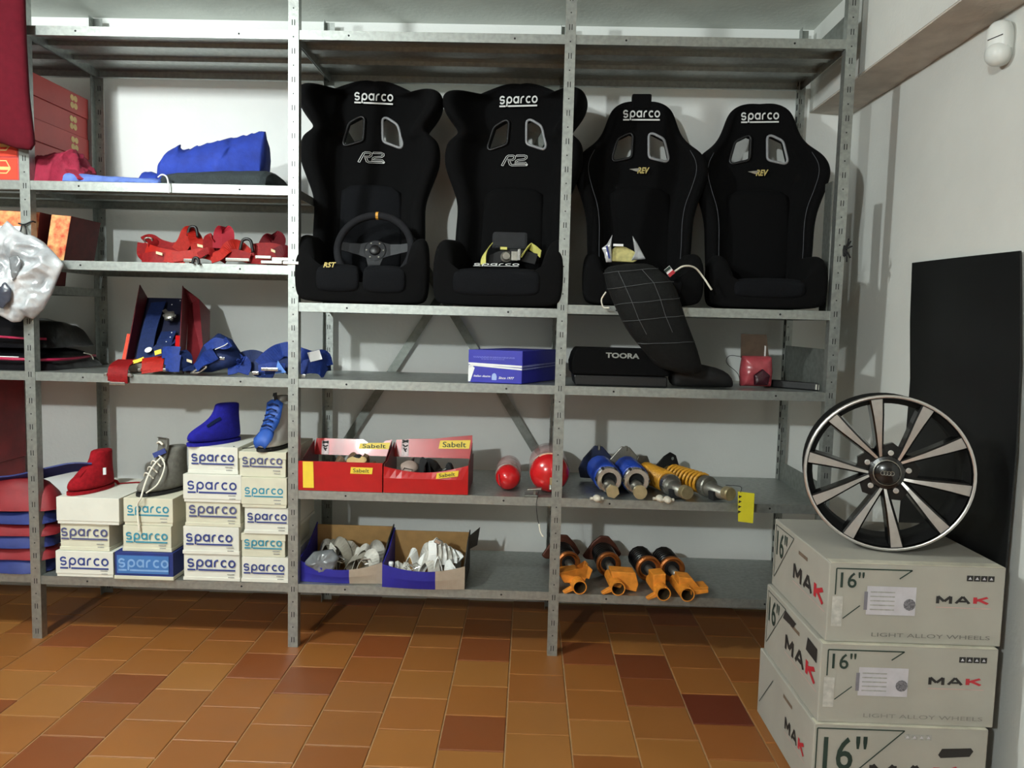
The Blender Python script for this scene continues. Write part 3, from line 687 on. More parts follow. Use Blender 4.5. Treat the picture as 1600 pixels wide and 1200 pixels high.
B().ribbon(smooth_path(PX([(762, 410, .12), (785, 400, .13), (805, 398, .12), (838, 405, .11)])), (0, .4, 1), .045, .004).build('strap', M_BLKM, t)
cc = at(791, 402, .09)
B().lathe(cc+Vector((0, .012, 0)), (0, -1, .25), [(0, .022), (.01, .022), (.014, .017), (.02, .014)], 20).build('buckle', M_STEELD, t)
B().obox(at(804, 400, .09), (.012, 0, 0), (0, 0, .018), (0, .004, 0)).build('buckle_plate', M_STEELD, t, bevel=.002)
B().obox(at(811, 398, .085), (.005, 0, .001), (0, 0, .022), (0, .003, 0)).build('adjuster', M_CHROME, t, bevel=.002)
B().obox(at(787, 388, .12), (.013, 0, 0), (0, 0, .005), (0, .002, 0)).build('care_label', M_YWEB, t)

# ------------------------------------------------------------------ right bay: quilted bag, case, small goods
def bag_section(px, py, Y, hw, dp, tilt):
    c = at(px, py, Y); ax = Vector((math.cos(tilt), 0, math.sin(tilt)))*hw; return c, ax, Vector((0, dp, 0))
rows = [(978, 412, -.028, .078, .055, .10), (985, 424, -.055, .098, .07, .12), (1000, 446, -.068, .118, .078, .14), (1010, 470, -.075, .117, .078, .13), (1019, 495, -.075, .112, .07, .12), (1031, 520, -.07, .108, .062, .1), (1046, 545, -.06, .1, .056, .02), (1056, 566, -.045, .094, .05, -.1), (1064, 584, -.03, .085, .042, -.15)]
q = thing('quilted_bag', 'black quilted bag hanging over the shelf edge from the third seat', 'bag', at(1040, 600, -.04))
secs = []; lat = {}
for k, (px, py, Y, hw, dp, tl) in enumerate(rows):
    c, ax, ay = bag_section(px, py, Y, hw, dp, tl); ring = ellipse_ring(c, ax, ay, 28, 2.6)
    ring = [v+Vector((0, .006, .004))*noise.noise(v*20) for v in ring]; secs.append(ring)
B().loft(secs, True, True).build('body', mat('black_quilted_nylon', '#0b0c0c', .85, var=.2, scale=60, bump=.15, spec=.3), q, smooth=True, sub=1)
M_STITCH = mat('grey_stitching', '#55585a', .8)
for k in (1, 2, 3.05, 4.1, 5.6):
    i0 = int(k); fr = k-i0; ring = [secs[i0][i].lerp(secs[min(i0+1, 8)][i], fr) for i in range(28)]
    pts = [ring[i % 28]+Vector((0, -.0015, 0)) for i in range(14, 29)]
    B().tube(pts, .0009, 5).build('stitch_line', M_STITCH, q)
for i in (19, 22):
    B().tube([secs[k][i]+Vector((0, -.0012, 0)) for k in range(1, 6)], .0009, 5).build('stitch_line', M_STITCH, q)
B().obox(at(1046, 424, -.09), (.010, 0, -.012), (.009, 0, .008), (0, .002, 0)).build('flag_tag', M_WHITEINK, q)
B().obox(at(1049, 427.5, -.093), (.004, 0, -.005), (.009, 0, .008), (0, .002, 0)).build('flag_stripe', M_REDINK, q)
B().obox(at(1043, 421, -.093), (.003, 0, -.004), (.009, 0, .008), (0, .002, 0)).build('flag_stripe', M_GREENINK, q)
B().tube(smooth_path(PX([(1054, 424, -.07), (1068, 416, -.06), (1085, 418, -.03), (1098, 432, -.012), (1112, 453, -.01)])), .0035, 7).build('cord', M_LACE, q, smooth=True)
B().tube(smooth_path(PX([(947, 456, -.06), (940, 468, -.055), (943, 480, -.05), (952, 481, -.06)])), .0028, 6).build('cord', M_LACE, q, smooth=True)
tl = PX([(1056, 575, -.02), (1066, 560, -.0), (1085, 556, .02), (1105, 566, .04), (1125, 572, .05), (1142, 586, .06), (1150, 600, .05)])
secs2 = []
for i, (p, r_) in enumerate(zip(tl, (.05, .055, .05, .045, .04, .03, .012))):
    zf = 1.0425; p = Vector((p.x, .10, zf+r_*.95)); secs2.append(ellipse_ring(p, (0, r_*1.8, 0), (0, 0, r_*.95), 16, 2.4))
B().loft(secs2).build('slack_end', M_BLKM, q, smooth=True, sub=1)
# paper and film sticking out of the bag's mouth
p_ = thing('film_wrapped_parts', 'yellowish parts in clear white film poking out of the quilted bag', 'package', at(970, 412, -.02))
B().prism([at(*v) for v in ((955, 408, -.03), (958, 388, -.02), (966, 383, -.02), (978, 386, -.02), (990, 392, -.02), (1003, 402, -.03), (990, 410, -.03))], (0, .03, 0)).build('wrapped_part', mat('yellow_foam', '#b5ad72', .8, var=.2, scale=60), p_, bevel=.004)
pillow([at(*v) for v in ((947, 410, -.03), (944, 396, -.03), (940, 388, -.03), (948, 382, -.03), (957, 366, -.03), (955, 385, -.03), (956, 410, -.03))], .012, .004, 30, 2, nrm=(0, -1, 0)).build('film', M_WRAPW, p_, smooth=True)
pillow([at(*v) for v in ((986, 407, -.03), (992, 395, -.03), (988, 368, -.03), (996, 380, -.03), (1002, 392, -.03), (1009, 405, -.03))], .012, .004, 30, 4).build('film', M_WRAPW, p_, smooth=True)
B().obox(at(966, 383, -.035), (.018, 0, 0), (0, 0, .004), (0, .003, 0)).build('paper_strip', M_WHITEINK, p_)
B().obox(at(950, 394, -.045), (.006, 0, -.022), (.003, 0, .001), (0, .002, 0)).build('blue_strip', M_NAVYINK, p_)

a, b_ = at(896, 548, .02), at(1043, 604, .02); z0 = 1.0415; z1 = at(950, 545, .02).z
t = thing('carry_case', 'black carry case with grey lettering on the right bay shelf', 'case', ((a.x+b_.x)/2, .12, z0))
B().prism([(a.x+.01, .02, z0), (b_.x, .02, z0), (b_.x, .02, z0+.04), (a.x+.004, .02, z0+.04)], (0, .2, 0)).build('lower_shell', M_BLK, t, bevel=.006)
B().prism([(a.x-.004, .015, z0+.042), (b_.x+.004, .015, z0+.042), (b_.x+.004, .015, z1-.004), (b_.x-.01, .015, z1), (a.x+.015, .015, z1), (a.x+.002, .015, z1-.02), (a.x-.008, .015, z0+.085)], (0, .21, 0)).build('upper_shell', M_SUEDE, t, bevel=.006)
o_ = at(946.5, 559, .013); e_ = at(999, 561, .013); hh_ = .02
b = B(); put(b, text_shape('TOORA', .035), o_, e_-o_, (0, 0, hh_)); b.build('lettering', mat('faded_grey_ink', '#8d8f8b', .7), t)

# red item in a clear bag with a header card
b0 = at(1180, 598, .16); X0 = b0.x; z0 = 1.0415
t = thing('bagged_part', 'red part in a clear bag with a brown header card on the right bay shelf', 'package', (X0, .16, z0))
wv = at(1204, 598, .16).x-X0; zt = at(1180, 556, .16).z
pillow([(X0-wv, .16, z0+.004), (X0+wv, .16, z0+.004), (X0+wv*1.05, .16, (z0+zt)/2), (X0+wv*.95, .16, zt), (X0-wv*.95, .16, zt), (X0-wv*1.05, .16, (z0+zt)/2)], .04, .006, 25, 5, sharp=.4).build('clear_bag', M_SKIN, t, smooth=True)
pillow([(X0-wv*.3, .115, z0+.012), (X0+wv*.6, .115, z0+.012), (X0+wv*.7, .115, z0+.05), (X0+wv*.2, .115, z0+.075), (X0-wv*.35, .115, z0+.05)], .012, .003, 25, 6).build('dark_part', mat('dark_maroon_plastic', '#3a0c1c', .3), t, smooth=True)
zc_ = at(1172, 522, .17).z
B().prism([(X0-wv*1.0, .165, zt-.01), (X0+wv*.85, .165, zt-.01), (X0+wv*.6, .165, zc_), (X0-wv*1.05, .165, zc_)], (0, .003, 0)).build('header_card', mat('brown_card', '#5a4a3c', .7, var=.15), t)
B().obox((X0+wv*.55, .163, zt+.02), (.003, 0, -.001), (0, 0, .02), (0, .001, 0)).build('card_print', M_WHITEINK, t)
B().tube(smooth_path([(X0-wv*.9, .16, zt-.005), (X0-wv*1.8, .15, zt-.002), (X0-wv*2.0, .14, zt-.03), (X0-wv*1.3, .13, zt-.07), (X0-wv*1.15, .12, z0+.006)]), .0012, 5).build('wire', M_BLKM, t, smooth=True)
a = at(1205, 592, .13); e = at(1285, 606, .05)
t = thing('metal_bar', 'flat black bar lying at the right end beside the bagged red part', 'bar', ((a.x+e.x)/2, .1, 1.0415))
B().prism([(a.x, .20, 1.0415), (e.x-.01, .06, 1.0415), (e.x, .10, 1.0415), (a.x+.01, .26, 1.0415)], (0, 0, .028)).build('bar', M_BLK, t, bevel=.004)
B().obox((e.x-.012, .068, 1.055), (.006, -.003, 0), (0, 0, .01), (.002, .004, 0)).build('end_plate', M_STEELD, t)
# grey plank and clip at the end upright
a = at(1301, 281, .28)
t = B().prism([(2.984, .05, 1.3425), (2.984, .12, 1.3425), (2.984, .125, 1.82), (2.984, .06, 1.82)], (.004, 0, 0)).build('metal_plank', M_GALVD)
tag(t, 'narrow grey metal plank standing upright behind the last seat', 'plank')
t = thing('cable_tie_knot', 'frayed black cable tie knotted on the end upright', 'cable tie', (3.02, -.006, 1.56))
for k, (dx, dz) in enumerate(((.014, .03), (.02, .012), (.006, .038), (.016, -.03), (.004, -.045))):
    B().tube(smooth_path([(3.017, -.006, 1.565), (3.022+dx*.4, -.012, 1.565+dz*.5), (3.022+dx, -.01, 1.565+dz)]), .003, 6).build('tie_end', M_BLKM, t, smooth=True)
B().tube([(3.02+.004*math.cos(q), -.004+.0*q, 1.56+.02*math.sin(q)) for q in (0, 1, 2, 3, 4, 5)], .005, 6).build('knot', M_BLKM, t, smooth=True)

# ------------------------------------------------------------------ blue box on the middle bay shelf
a, b_ = at(731, 600, .03), at(815, 605, .01); z0 = 1.0415; z1 = z0+.122
fx0, fx1 = a.x, b_.x; yL, yR = .045, .01; Wd = .18; rv = Vector((fx1-fx0, yR-yL, 0)); dv = Vector((.155, .3, 0)).normalized()*.3
t = thing('product_box', 'violet blue product box with white stripes on the middle bay shelf', 'box', (fx0+.1, .15, z0))
o0 = Vector((fx0, yL, z0)); 
B().prism([o0, o0+rv, o0+rv+dv, o0+dv], (0, 0, z1-z0)).build('body', M_BLUEBOX, t, bevel=.002)
B().prism([o0-Vector((.001, 0, -.066)), o0+rv+Vector((.001, -.001, .066)), o0+rv+dv+Vector((.001, .001, .066)), o0+dv+Vector((-.001, .001, .066))], (0, 0, z1-z0-.066+.0015)).build('lid', M_BLUEBOX, t, bevel=.002)
nv = Vector((rv.y, -rv.x, 0)).normalized()*.0022; H_ = z1-z0
def on_front(pts): return [o0+rv*x+Vector((0, 0, H_*y))+nv for x, y in pts]
def on_side(pts): return [o0+rv+dv*x+Vector((0, 0, H_*y))+Vector((dv.y, -dv.x, 0)).normalized()*.0022 for x, y in pts]
for nm, pts in (('stripe', [(0, .555), (1, .50), (1, .56), (0, .615)]), ('stripe', [(0, .44), (.1, .51), (1, .42), (1, .475), (.06, .565), (0, .52)]), ('corner_swoosh', [(0, .02), (.04, .02), (.12, .45), (.06, .53), (0, .47)])):
    b = B(); v = on_front(pts); b.add(v, [tuple(range(len(v)))]); b.build(nm, M_WHITEINK, t)
for pts in ([(0, .50), (1, .555), (1, .60), (0, .56)], [(0, .42), (1, .475), (1, .51), (0, .47)]):
    b = B(); v = on_side(pts); b.add(v, [tuple(range(len(v)))]); b.build('stripe', mat('pale_violet_ink', '#8a8fd0', .6), t)
def ftext(s, x0, x1, y0, y1, m, bold=.0, shear=0, nm='lettering'):
    b = B(); put(b, text_shape(s, bold, shear), o0+rv*x0+Vector((0, 0, H_*y0))+nv, rv*(x1-x0), Vector((0, 0, H_*(y1-y0)))); b.build(nm, m, t)
ftext('Italian design', .1, .42, .155, .235, M_WHITEINK, .02, .3); ftext('Since 1977', .57, .86, .13, .205, M_WHITEINK, .02, .3)
M_LILAC = mat('lilac_ink', '#6a70cc', .6)
rb = random.Random(4)
for v0, u0, u1 in ((.79, .09, .86), (.765, .1, .86), (.72, .24, .68)):
    b = B(); u = u0
    while u < u1:
        wd_ = rb.uniform(.015, .05); v = on_front([(u, v0), (min(u1, u+wd_), v0), (min(u1, u+wd_), v0+.022), (u, v0+.022)]); b.add(v, [(0, 1, 2, 3)]); u += wd_+.01
    o = b.build('fine_print', M_LILAC, t); o['kind'] = 'stuff'
b = B(); v = on_front([(.445, .09), (.53, .09), (.535, .2), (.52, .28), (.49, .31), (.455, .28), (.44, .2)]); b.add(v, [tuple(range(len(v)))]); b.build('emblem', mat('pale_emblem', '#9fb4e0', .6), t)

# ------------------------------------------------------------------ open red display boxes on the fourth shelf of the middle bay
def quad(b, pts, t=.0025, ext=(0, 1, 0)): return b.prism(pts, Vector(ext)*t)
ZM4 = .6165
def red_box(px0, px1, label, crumple, strip):
    yf = .0; a = at(px0, 768, yf).x; e = at(px1, 768, yf).x; w = e-a; hf = .112; dp = .27
    t = thing('display_box', label, 'box', ((a+e)/2, yf+dp/2, ZM4))
    n = 14; fr = []
    for i in range(n+1):
        u = i/n; z = ZM4+hf-(.028*math.sin(math.pi*u)*1.0+.012*(1-u) if crumple else 0); yb_ = yf+(.012*math.sin(math.pi*u) if crumple else 0)
        fr.append([(a+w*u, yf, ZM4), (a+w*u, yf-.002+yb_*.0, ZM4+hf*.5), (a+w*u, yf+yb_, z), (a+w*u, yf+yb_+.003, z), (a+w*u, yf+.003, ZM4)])
    B().loft(fr).build('front_panel', M_REDBOX, t)
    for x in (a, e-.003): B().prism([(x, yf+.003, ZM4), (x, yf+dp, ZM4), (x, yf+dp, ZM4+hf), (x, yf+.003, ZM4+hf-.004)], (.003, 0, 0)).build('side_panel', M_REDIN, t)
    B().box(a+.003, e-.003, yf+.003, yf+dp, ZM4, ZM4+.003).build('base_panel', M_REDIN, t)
    # raised lid at the back, leaning away
    lz = ZM4+hf-.01; zt = at((px0+px1)/2, 684, .24).z-(0 if not crumple else -.006)
    yl = lambda z: .2+(z-lz)*.25
    top = [(.03, 0), (.62, 0), (.68, -.012), (.74, -.03), (.84, -.026), (.9, -.004), (.99, .002)] if not crumple else [(.03, -.014), (.25, -.008), (.5, -.006), (.75, .004), (.99, .012)]
    poly = [(a+w*.0, yl(lz), lz), (a+w*1.0, yl(lz), lz)]+[(a+w*u, yl(zt+d), zt+d) for u, d in top[::-1]]
    B().prism(poly, (0, .003, 0)).build('raised_lid', M_REDBOX, t)
    B().prism([(a+.002, yf+.05, ZM4+hf), (a+.004, yl(lz), lz+.06), (a+.004, yl(lz), lz)], (.002, 0, 0)).build('side_flap', M_REDIN, t)
    B().prism([(e-.004, yf+.07, ZM4+hf-.005), (e-.002, yl(lz), lz+.065), (e-.002, yl(lz), lz)], (.002, 0, 0)).build('side_flap', M_REDIN, t)
    zl0, zl1 = lz+(zt-lz)*.40, lz+(zt-lz)*.80
    if crumple: zl0 += .004; zl1 += .006
    def lid_pt(u, z): return Vector((a+w*u, yl(z)-.0012, z))
    sk = .012
    b = B(); v = [lid_pt(.57, zl0), lid_pt(.955, zl0+.003), lid_pt(.97, zl1+.003), lid_pt(.585, zl1-.002)]; b.add(v, [(0, 1, 2, 3)]); b.build('logo_plate', M_YELLOW, t)
    b = B(); put(b, text_shape('Sabelt', .008), lid_pt(.62, zl0+(zl1-zl0)*.18)+Vector((0, -.0008, 0)), lid_pt(.915, zl0+.002)-lid_pt(.62, zl0), Vector((0, .25*.6, .6))*(zl1-zl0)*1.05); b.build('lettering', M_GREENINK, t)
    # black and white photo strip printed on the lid
    z0_, z1_ = lz+(zt-lz)*.02, lz+(zt-lz)*.86
    b = B(); v = [lid_pt(.105, z0_), lid_pt(.195, z0_), lid_pt(.19, z1_), lid_pt(.10, z1_)]; b.add(v, [(0, 1, 2, 3)]); b.build('photo_print', mat('mono_photo_print', '#d9c6c6', .5, scale=70, col2='#a58f8f'), t)
    b = B()
    for (u0, q0, u1, q1) in ((.11, .82, .185, .72), (.185, .82, .11, .7), (.115, .6, .15, .5), (.15, .5, .18, .58), (.13, .45, .16, .25), (.14, .3, .17, .42)):
        p0, p1 = lid_pt(u0, lz+(zt-lz)*q0), lid_pt(u1, lz+(zt-lz)*q1); b.ribbon([p0-Vector((0, .0008, 0)), p1-Vector((0, .0008, 0))], (.3, 0, 1), .006, .0004)
    b.build('photo_figure', M_BLACKINK, t)
    # front marks
    yfm = yf-.0032
    if strip:
        b = B(); b.add([(a+w*.06, yfm, ZM4+.01), (a+w*.19, yfm, ZM4+.01), (a+w*.18, yfm, ZM4+hf-.001), (a+w*.055, yfm, ZM4+hf-.001)], [(0, 1, 2, 3)]); b.build('yellow_band', M_YELLOW, t)
    s0 = (.62, .62, .66, .84) if not crumple else (.62, .52, .68, .72)
    yq = yfm if not crumple else yf+.004-.0
    zb0, zb1 = ZM4+hf*s0[1], ZM4+hf*s0[3]; sk = .0 if not crumple else .012
    yq = yf-.0032 if not crumple else yf-.0036
    b = B(); v = [(a+w*.62, yq, zb0), (a+w*.88, yq, zb0+sk), (a+w*.89, yq, zb1+sk), (a+w*.63, yq, zb1)]; b.add(v, [(0, 1, 2, 3)]); b.build('logo_plate', M_YELLOW, t)
    b = B(); put(b, text_shape('Sabelt', .005), (a+w*.655, yq-.0008, zb0+(zb1-zb0)*.2+sk*.1), (w*.19, 0, sk*.75), (0, 0, (zb1-zb0)*.62)); b.build('lettering', M_GREENINK, t)
    return t, a, w, hf, dp
t1, a, w, hf, dp = red_box(466, 597, 'open red display box with a yellow band at its front left corner', False, True)
def strap_heap(label, name, x0, x1, y0, y1, z0, h, n, mats, seed, wid=.035, metal=2, cat='harness'):
    """Loose webbing: looping flat straps piled inside a box, with a few metal fittings."""
    r = random.Random(seed); t = thing(name, label, cat, ((x0+x1)/2, (y0+y1)/2, z0))
    for k in range(n):
        cx, cy = r.uniform(x0+.03, x1-.03), r.uniform(y0+.03, y1-.03); L_ = r.uniform(.05, .5)*(x1-x0); an = r.uniform(-.7, .7)
        d = Vector((math.cos(an), math.sin(an), 0)); top = h*r.uniform(.45, 1.0); pts = []
        for q in (-1, -.6, -.2, .2, .6, 1):
            p = Vector((cx, cy, 0))+d*L_*.5*q
            pts.append((min(max(p.x, x0+wid*.45), x1-wid*.45), min(max(p.y, y0+wid*.45), y1-wid*.45), z0+.004+top*max(0, 1-q*q)+r.uniform(0, .012)))
        tilt = r.uniform(.2, 1.3); sd = Vector((-d.y*math.cos(tilt), d.x*math.cos(tilt), math.sin(tilt)))
        B().ribbon(smooth_path(pts, 4), sd, wid, .0025).build('strap', r.choice(mats), t)
    for k in range(metal):
        p = Vector((r.uniform(x0+.03, x1-.03), r.uniform(y0+.02, y0+.06), z0+h*.6)); an = r.uniform(-.5, .5)
        B().tube([p+Vector((.018*math.cos(an+q*math.pi/2)*1.3, 0, .012*math.sin(an+q*math.pi/2))) for q in range(4)], .0025, 6, True).build('buckle', M_CHROME, t)
    return t
strap_heap('dark straps and brown padded parts inside the red box with the yellow band', 'strap_bundle', a+.03, a+w-.03, .02, .18, ZM4+.004, .118, 7, [M_BLKM, mat('brown_strap', '#5d4632', .7)], 5, .04, 1)
o_ = B().lathe((a+w*.66, .05, ZM4+.106), (0, -.3, 1), [(0, .038), (.006, .038), (.009, .03)], 20); o_ = o_.build('round_badge', mat('cream_badge', '#d9bb84', .6)); tag(o_, 'cream oval badge lying on the straps in the banded red box', 'badge')
t2, a, w, hf, dp = red_box(599, 731, 'open red display box with a dented front and a crumpled glossy lid', True, False)
strap_heap('black straps and buckles piled in the dented red box', 'strap_bundle', a+.03, a+w-.03, .03, .19, ZM4+.004, .118, 9, [M_BLKM, M_BLK, mat('charcoal_strap', '#2e2c2e', .6)], 11, .04, 2)
cpt = at(640, 728, .08); o_ = B().lathe(cpt, (.1, -.4, 1), [(-.012, .035), (0, .035), (.012, .022), (.016, .008)], 20).build('rubber_puck', mat('taupe_rubber', '#a08d83', .6), smooth=True); tag(o_, 'taupe round rubber pad among the black straps in the dented red box', 'pad')

# ------------------------------------------------------------------ fire extinguishers
def extinguisher(label, px, pyb, r, yf, ye, yaw, sc=1):
    x = at(px, pyb, yf).x; z = ZM4+r+.001; d = Vector((math.sin(yaw), math.cos(yaw), 0))
    t = thing('fire_extinguisher', label, 'fire extinguisher', (x, (yf+ye)/2, ZM4)); c = Vector((x, yf, z)); L_ = ye-yf
    B().lathe(c, d, [(0, .012), (.004, r*.4), (.018, r*.78), (.04, r*.96), (.06, r), (L_-.04, r), (L_-.01, r*.8), (L_, r*.3)], 32).build('cylinder', M_EXTRED, t, smooth=True)
    B().lathe(c, d, [(.072, r+.0015), (.14, r+.0025), (L_*.7, r+.003), (L_*.7+.02, r*.9)], 32, False).build('plastic_wrap', M_WRAP, t, smooth=True)
    B().tube([c+d*.07+Vector((r*1.01*math.cos(q*math.pi/16), 0, r*1.01*math.sin(q*math.pi/16))) for q in range(32)], .0025, 6, True).build('band', M_STEELD, t, smooth=True)
    return t, c, d
t, c, d = extinguisher('small red fire extinguisher lying with its round end out, left of the larger one', 793, 745, .049, .055, .36, .0)
B().tube(smooth_path([c+Vector((-.035, .012, .02)), c+Vector((-.03, .002, -.01)), c+Vector((-.018, .006, -.04))]), .0016, 5).build('seam', M_REDIN, t)
t, c, d = extinguisher('large red fire extinguisher lying behind the third upright', 859, 745, .076, .03, .38, .0)
b = B().tube([c+d*.052+Vector((.0745*math.cos(q), 0, .0745*math.sin(q))) for q in [1.05+.1*i for i in range(12)]], .004, 6); b.build('paper_band', mat('beige_label', '#d9a88c', .6), t)
B().obox(c+Vector((.008, -.006, -.02)), (.008, 0, 0), (0, 0, .014), (0, .006, 0)).build('valve_stub', M_BRASSY, t, bevel=.003)
B().cyl(c+Vector((.004, -.004, -.034)), c+Vector((.004, -.012, -.052)), .006).build('pin', M_STEELD, t)
# mounting clamp with a cable on the shelf edge
p = at(842, 757, .03)
t = thing('mounting_clamp', 'flat grey metal clamp with a dangling cable beside the large extinguisher', 'clamp', (p.x, .03, ZM4))
B().box(p.x-.055, p.x-.002, -.002, .05, ZM4, ZM4+.006).build('plate', M_GALVD, t, bevel=.001)
B().prism([(p.x-.045, .01, ZM4+.02), (p.x+.01, .005, ZM4+.026), (p.x+.012, .035, ZM4+.026), (p.x-.04, .04, ZM4+.02)], (0, 0, .006)).build('jaw', M_STEELD, t, bevel=.002)
B().box(p.x-.02, p.x-.012, .012, .03, ZM4+.005, ZM4+.022).build('screw_block', M_STEELD, t)
B().tube(smooth_path([(p.x, .01, ZM4+.02), (p.x-.004, -.006, ZM4+.005), (p.x-.008, -.012, ZM4-.03), (p.x-.002, -.012, ZM4-.08), (p.x+.004, -.014, ZM4-.1)]), .0013, 5).build('cable', M_BLKM, t, smooth=True)
B().tube(smooth_path([(p.x+.004, -.014, ZM4-.1), (p.x+.01, -.016, ZM4-.13), (p.x+.022, -.018, ZM4-.148)]), .003, 6).build('cable_sleeve', M_LACE, t, smooth=True)

# ------------------------------------------------------------------ open blue cartons with grey harnesses, bottom shelf
ZM1 = .2512
def bin_box(px0, px1, label, yf, h0, sag, split, backh):
    a, e = at(px0, 908, yf).x, at(px1, 908, yf).x; w = e-a; dp = .26
    t = thing('open_carton', label, 'box', ((a+e)/2, yf+dp/2, ZM1)); n = 16
    def strip(u0, u1, m, nm):
        fr = []
        for i in range(n+1):
            u = u0+(u1-u0)*i/n; z = ZM1+h0-sag*math.sin(math.pi*min(1, max(0, u)))**.8; y = yf-.022*math.sin(math.pi*u)
            fr.append([(a+w*u, yf+.0-.012*math.sin(math.pi*u), ZM1), (a+w*u, y, (ZM1+z)/2), (a+w*u, y, z), (a+w*u, y+.004, z), (a+w*u, y+.004, (ZM1+z)/2), (a+w*u, yf+.004-.012*math.sin(math.pi*u), ZM1)])
        B().loft(fr).build(nm, m, t, smooth=False)
    strip(0, split, M_BLUEBIN, 'front_panel'); strip(split, 1, M_GREYCARD, 'front_patch')
    B().prism([(a, yf, ZM1), (a, yf+dp, ZM1), (a, yf+dp, ZM1+backh), (a, yf+dp*.5, ZM1+h0*1.25), (a, yf, ZM1+h0)], (.004, 0, 0)).build('side_panel', M_BLUEBIN, t)
    B().prism([(e-.004, yf, ZM1), (e-.004, yf+dp, ZM1), (e-.004, yf+dp, ZM1+backh), (e-.004, yf+dp*.55, ZM1+h0*1.6), (e-.004, yf, ZM1+h0)], (.004, 0, 0)).build('side_panel', mat('dark_card', '#3c3a36', .8), t)
    B().box(a+.004, e-.004, yf+dp-.004, yf+dp, ZM1, ZM1+backh-.01).build('back_panel', M_KRAFT, t)
    B().box(a+.004, e-.004, yf+.004, yf+dp-.004, ZM1, ZM1+.003).build('base_panel', M_KRAFT, t)
    return t, a, w
t, a, w = bin_box(466, 597, 'open blue carton of tangled grey harness beside the second upright', .03, .085, .03, .62, .165)
strap_heap('tangled pale grey harness webbing heaped in the left blue carton', 'harness_heap', a+.02, a+w-.02, .04, .25, ZM1+.004, .115, 12, [M_GREYSTRAP, M_GREYSTRAP, mat('taupe_webbing', '#8f8a7e', .65)], 23, .045, 4)
pl = pillow([at(*v) for v in ((474, 880, .035), (490, 862, .05), (520, 858, .05), (530, 872, .04), (522, 890, .03), (500, 896, .03))], .03, .01, 40, 8).build('buckle_bag', M_WRAPG, smooth=True); tag(pl, 'clear bag of metal buckles in the left blue carton', 'bag')
t, a, w = bin_box(597, 726, 'open blue carton with a grey patched corner, right of the other blue carton', -.005, .09, .02, .65, .16)
B().prism([(a+w-.004, .17, ZM1+.1), (a+w+.03, .24, ZM1+.1), (a+w+.04, .245, ZM1+.175), (a+w-.002, .17, ZM1+.155)], (0, .003, 0)).build('open_flap', mat('dark_card', '#3c3a36', .8), t)
strap_heap('white and grey harness webbing folded in the right blue carton', 'harness_heap', a+.02, a+w-.02, .01, .22, ZM1+.004, .1, 9, [M_SHOEWHITE, M_GREYSTRAP], 31, .05, 2)
h2 = thing('coiled_harness', 'upright coil of pale grey webbing with a silver buckle in the right blue carton', 'harness', at(690, 900, .08))
for k in range(5):
    p0 = at(672+k*9, 884-k*1, .06+.012*k); p1 = at(676+k*7, 846+k*4, .09+.012*k)
    B().ribbon(smooth_path([p0, p0.lerp(p1, .5)+Vector((.006, -.008, 0)), p1, p1+Vector((.012, .012, -.01)), p0+Vector((.03, .02, .01))]), (.85, .2, .5), .032, .004).build('strap', M_GREYSTRAP if k % 2 else M_SHOEWHITE, h2)
B().obox(at(684, 846, .06), (.012, 0, -.005), (.004, 0, .008), (0, .006, 0)).build('buckle', M_CHROME, h2, bevel=.003)
o_ = B().lathe(at(611, 888, .03), (0, 0, 1), [(-.03, .008), (.012, .008), (.02, .010), (.026, .0085)], 14).build('small_bottle', M_WHITEINK, smooth=True); tag(o_, 'small white plastic bottle at the left corner of the right blue carton', 'bottle')

# ------------------------------------------------------------------ coilover dampers
def coilover(name, label, front, zs_, yaw, L_, r, spring_mat, turns, coll_mat, style, seed=0, pitch=0.0):
    """Damper lying on the shelf: lower end towards the viewer, top mount at the back."""
    x, y = front; d = Vector((math.sin(yaw)*math.cos(pitch), math.cos(yaw)*math.cos(pitch), math.sin(pitch))); sd = Vector((d.y, -d.x, 0)).normalized(); up = sd.cross(d)
    if up.z < 0: up = -up
    c = Vector((x, y, zs_+r+.003)); t = thing(name, label, 'shock absorber', (x+d.x*L_/2, y+d.y*L_/2, zs_), 'coilover shock absorbers lying on the right bay shelves')
    return t, c, d, sd, up
def helix(c, d, sd, up, t0, t1, r, turns, n=14):
    m = int(turns*n); return [c+d*(t0+(t1-t0)*i/m)+(sd*math.cos(2*math.pi*i/n)+up*math.sin(2*math.pi*i/n))*r for i in range(m+1)]
zr = .6165
